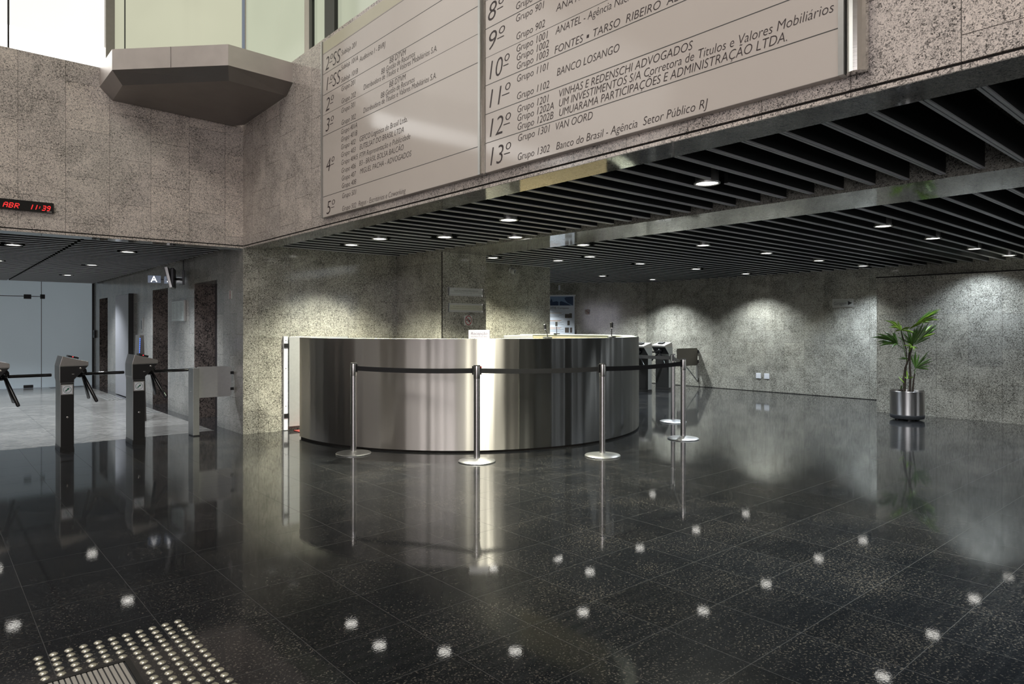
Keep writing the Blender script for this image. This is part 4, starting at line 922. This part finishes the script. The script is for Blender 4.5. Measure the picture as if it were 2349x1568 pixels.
def frond(c, tips, w, mat, dc=0.0, droop=0.04):
    mb = MB()
    w *= 0.8; more = []
    for p0, p1 in zip(tips, tips[1:]):
        if len(tips) > 4: more.append(((p0[0] + p1[0]) / 2 * 0.92 + c[0] * 0.08, (p0[1] + p1[1]) / 2 * 0.92 + c[1] * 0.08))
    for k, (x, y) in enumerate(list(tips) + more):
        a = P5(c[0], c[1], dc); dd_ = dc + random.uniform(-0.14, 0.14); b = P5(x, y, dd_)
        d = b - a; L = d.length
        if L < 0.02: continue
        s = d.cross(FW); s.normalize(); s = (s + FW * random.uniform(-0.5, 0.5)).normalized(); nrm = s.cross(d).normalized()
        n = 7; rows = []
        for i in range(n + 1):
            t = i / n; ww = w * (0.35 + 1.5 * t) if t < 0.45 else w * (1.03 - 1.0 * max(0, (t - 0.62) / 0.38) ** 1.3)
            ww = max(ww, 0.001)
            q = a.lerp(b, t) + Vector((0, 0, droop * L * 4 * t * (1 - t) * (1.0 if abs(d.z) < L * .8 else .2)))
            rows.append([mb.bm.verts.new(q + s * ww), mb.bm.verts.new(q - nrm * ww * 0.45), mb.bm.verts.new(q - s * ww)])
        for r0, r1 in zip(rows, rows[1:]):
            for j in (0, 1):
                f = mb.bm.faces.new([r0[j], r0[j + 1], r1[j + 1], r1[j]]); f.smooth = True
    return mb.build('frond', mat, pt)
frond((435, 362), [(205, 240), (310, 235), (400, 245), (500, 335), (600, 430), (225, 330), (300, 300)], 0.017, M['leaf'], .04, 0.10)
frond((400, 538), [(30, 457), (85, 410), (155, 510), (185, 556), (270, 574), (240, 372), (320, 390), (170, 440), (395, 380)], 0.017, M['leaf_dk'], .05, 0.10)
frond((545, 552), [(415, 445), (450, 380), (490, 345), (530, 330), (575, 330), (630, 260), (700, 290), (540, 400), (470, 460)], 0.021, M['leaf_dk'], -.02, 0.03)
frond((570, 545), [(720, 262), (835, 292), (877, 343), (720, 450), (690, 330), (640, 380)], 0.022, M['leaf_dk'], -.03, 0.05)
frond((600, 470), [(840, 290), (878, 342), (800, 400)], 0.021, M['leaf'], -.06, 0.03)
frond((530, 340), [(640, 255), (700, 215), (872, 98), (855, 118)], 0.022, M['leaf'], .0, 0.03)
frond((650, 265), [(785, 192), (745, 232), (642, 292), (905, 236), (700, 195)], 0.015, M['leaf'], -.02, 0.06)
frond((640, 260), [(872, 98), (862, 112), (845, 130), (720, 190)], 0.020, M['leaf_dk'], .03, 0.02)
frond((608, 832), [(545, 640), (610, 618), (655, 680), (738, 618), (772, 702), (778, 752), (755, 850), (700, 660)], 0.016, M['leaf_dk'], .02, 0.04)
frond((545, 720), [(425, 718), (470, 700)], 0.012, M['leaf_dk'], .0, 0.0)
frond((530, 560), [(460, 575), (430, 520), (500, 640), (570, 600), (620, 590), (480, 590), (545, 640)], 0.012, M['leaf'], -.06, 0.03)
frond((480, 960), [(450, 900), (515, 850), (500, 930), (465, 930)], 0.014, M['leaf'], -.05, 0.0)
frond((412, 1095), [(412, 1040), (428, 1050)], 0.012, M['leaf_dk'], .0, 0.0)
frond((455, 1015), [(448, 940), (440, 985)], 0.011, M['leaf'], .0, 0.0)

# ------------------------------------------------------------------ floor studs and entrance mat
n_st = 0; proto = None
for i in range(11):
    for j in range(15):
        if i > 4 and j > 4: continue
        x, y = 0.897 - 0.0535 * i, 3.394 - 0.0535 * j
        if y < 2.6 or x < 0.33: continue
        if proto is None:
            proto = MB().lathe([(0.0165, 0.0), (0.0160, 0.001), (0.0105, 0.0052), (0.0035, 0.0055)], seg=24).build('tactile_stud', M['stud'], None, 0, (x, y, 0)); o = proto
        else:
            o = proto.copy(); S.collection.objects.link(o); o.location = (x, y, 0)
        tag(o, 'round metal tactile stud set in the black floor around the entrance mat', 'tactile stud', 'tactile studs around the entrance mat')
mt = thing('entrance_mat', 'ribbed grey entrance mat in a black frame, sunk in the black floor', 'mat', (0.1, 2.4, 0))
MB().box(0.525, 0.545, -0.7, 0.74, 0, 0.006).box(-0.8, 0.525, 0.72, 0.74, 0, 0.006).build('frame', M['mull_dk'], mt)
MB().box(-0.8, 0.525, -0.7, 0.72, 0.0003, 0.0015).build('bed', M['rubber'], mt)
rb = MB(); x = 0.51
while x > -0.6: rb.box(x - 0.0065, x + 0.0065, -0.7, 0.715, 0.001, 0.0055); x -= 0.0185
rb.build('rib', M['mat_rib'], mt)

# ------------------------------------------------------------------ downlights
LENS_R = 0.078
dl = None
def downlight(x, y, z, label, group, col, energy, size=118):
    global dl
    if dl is None:
        dl = thing('downlight', label, 'ceiling light', (x, y, z), 0, group)
        MB().lathe([(LENS_R, 0.10), (LENS_R, 0.004), (LENS_R + 0.004, -0.003), (LENS_R + 0.016, -0.001), (LENS_R + 0.017, 0.006), (LENS_R + 0.006, 0.008), (LENS_R + 0.005, 0.10)], seg=36, cap=False).build('trim_ring', M['alu'], dl)
        MB().lathe([(LENS_R, 0.004), (LENS_R * 0.6, 0.001), (0.002, 0.0)], seg=36, cap=False).build('lens', M['lens'], dl)
        o = dl
    else:
        o = copy_tree(dl, (x, y, z), 0, label)
    o['group'] = group
    l = bpy.data.lights.new('lamp_beam', 'SPOT'); l.energy = energy; l.color = col; l.spot_size = math.radians(size); l.spot_blend = 0.75; l.shadow_soft_size = 0.05
    lo = bpy.data.objects.new('lamp_beam', l); S.collection.objects.link(lo); lo.location = (x, y, z - 0.02)
    return o
for q in LAMPS: downlight(*q)
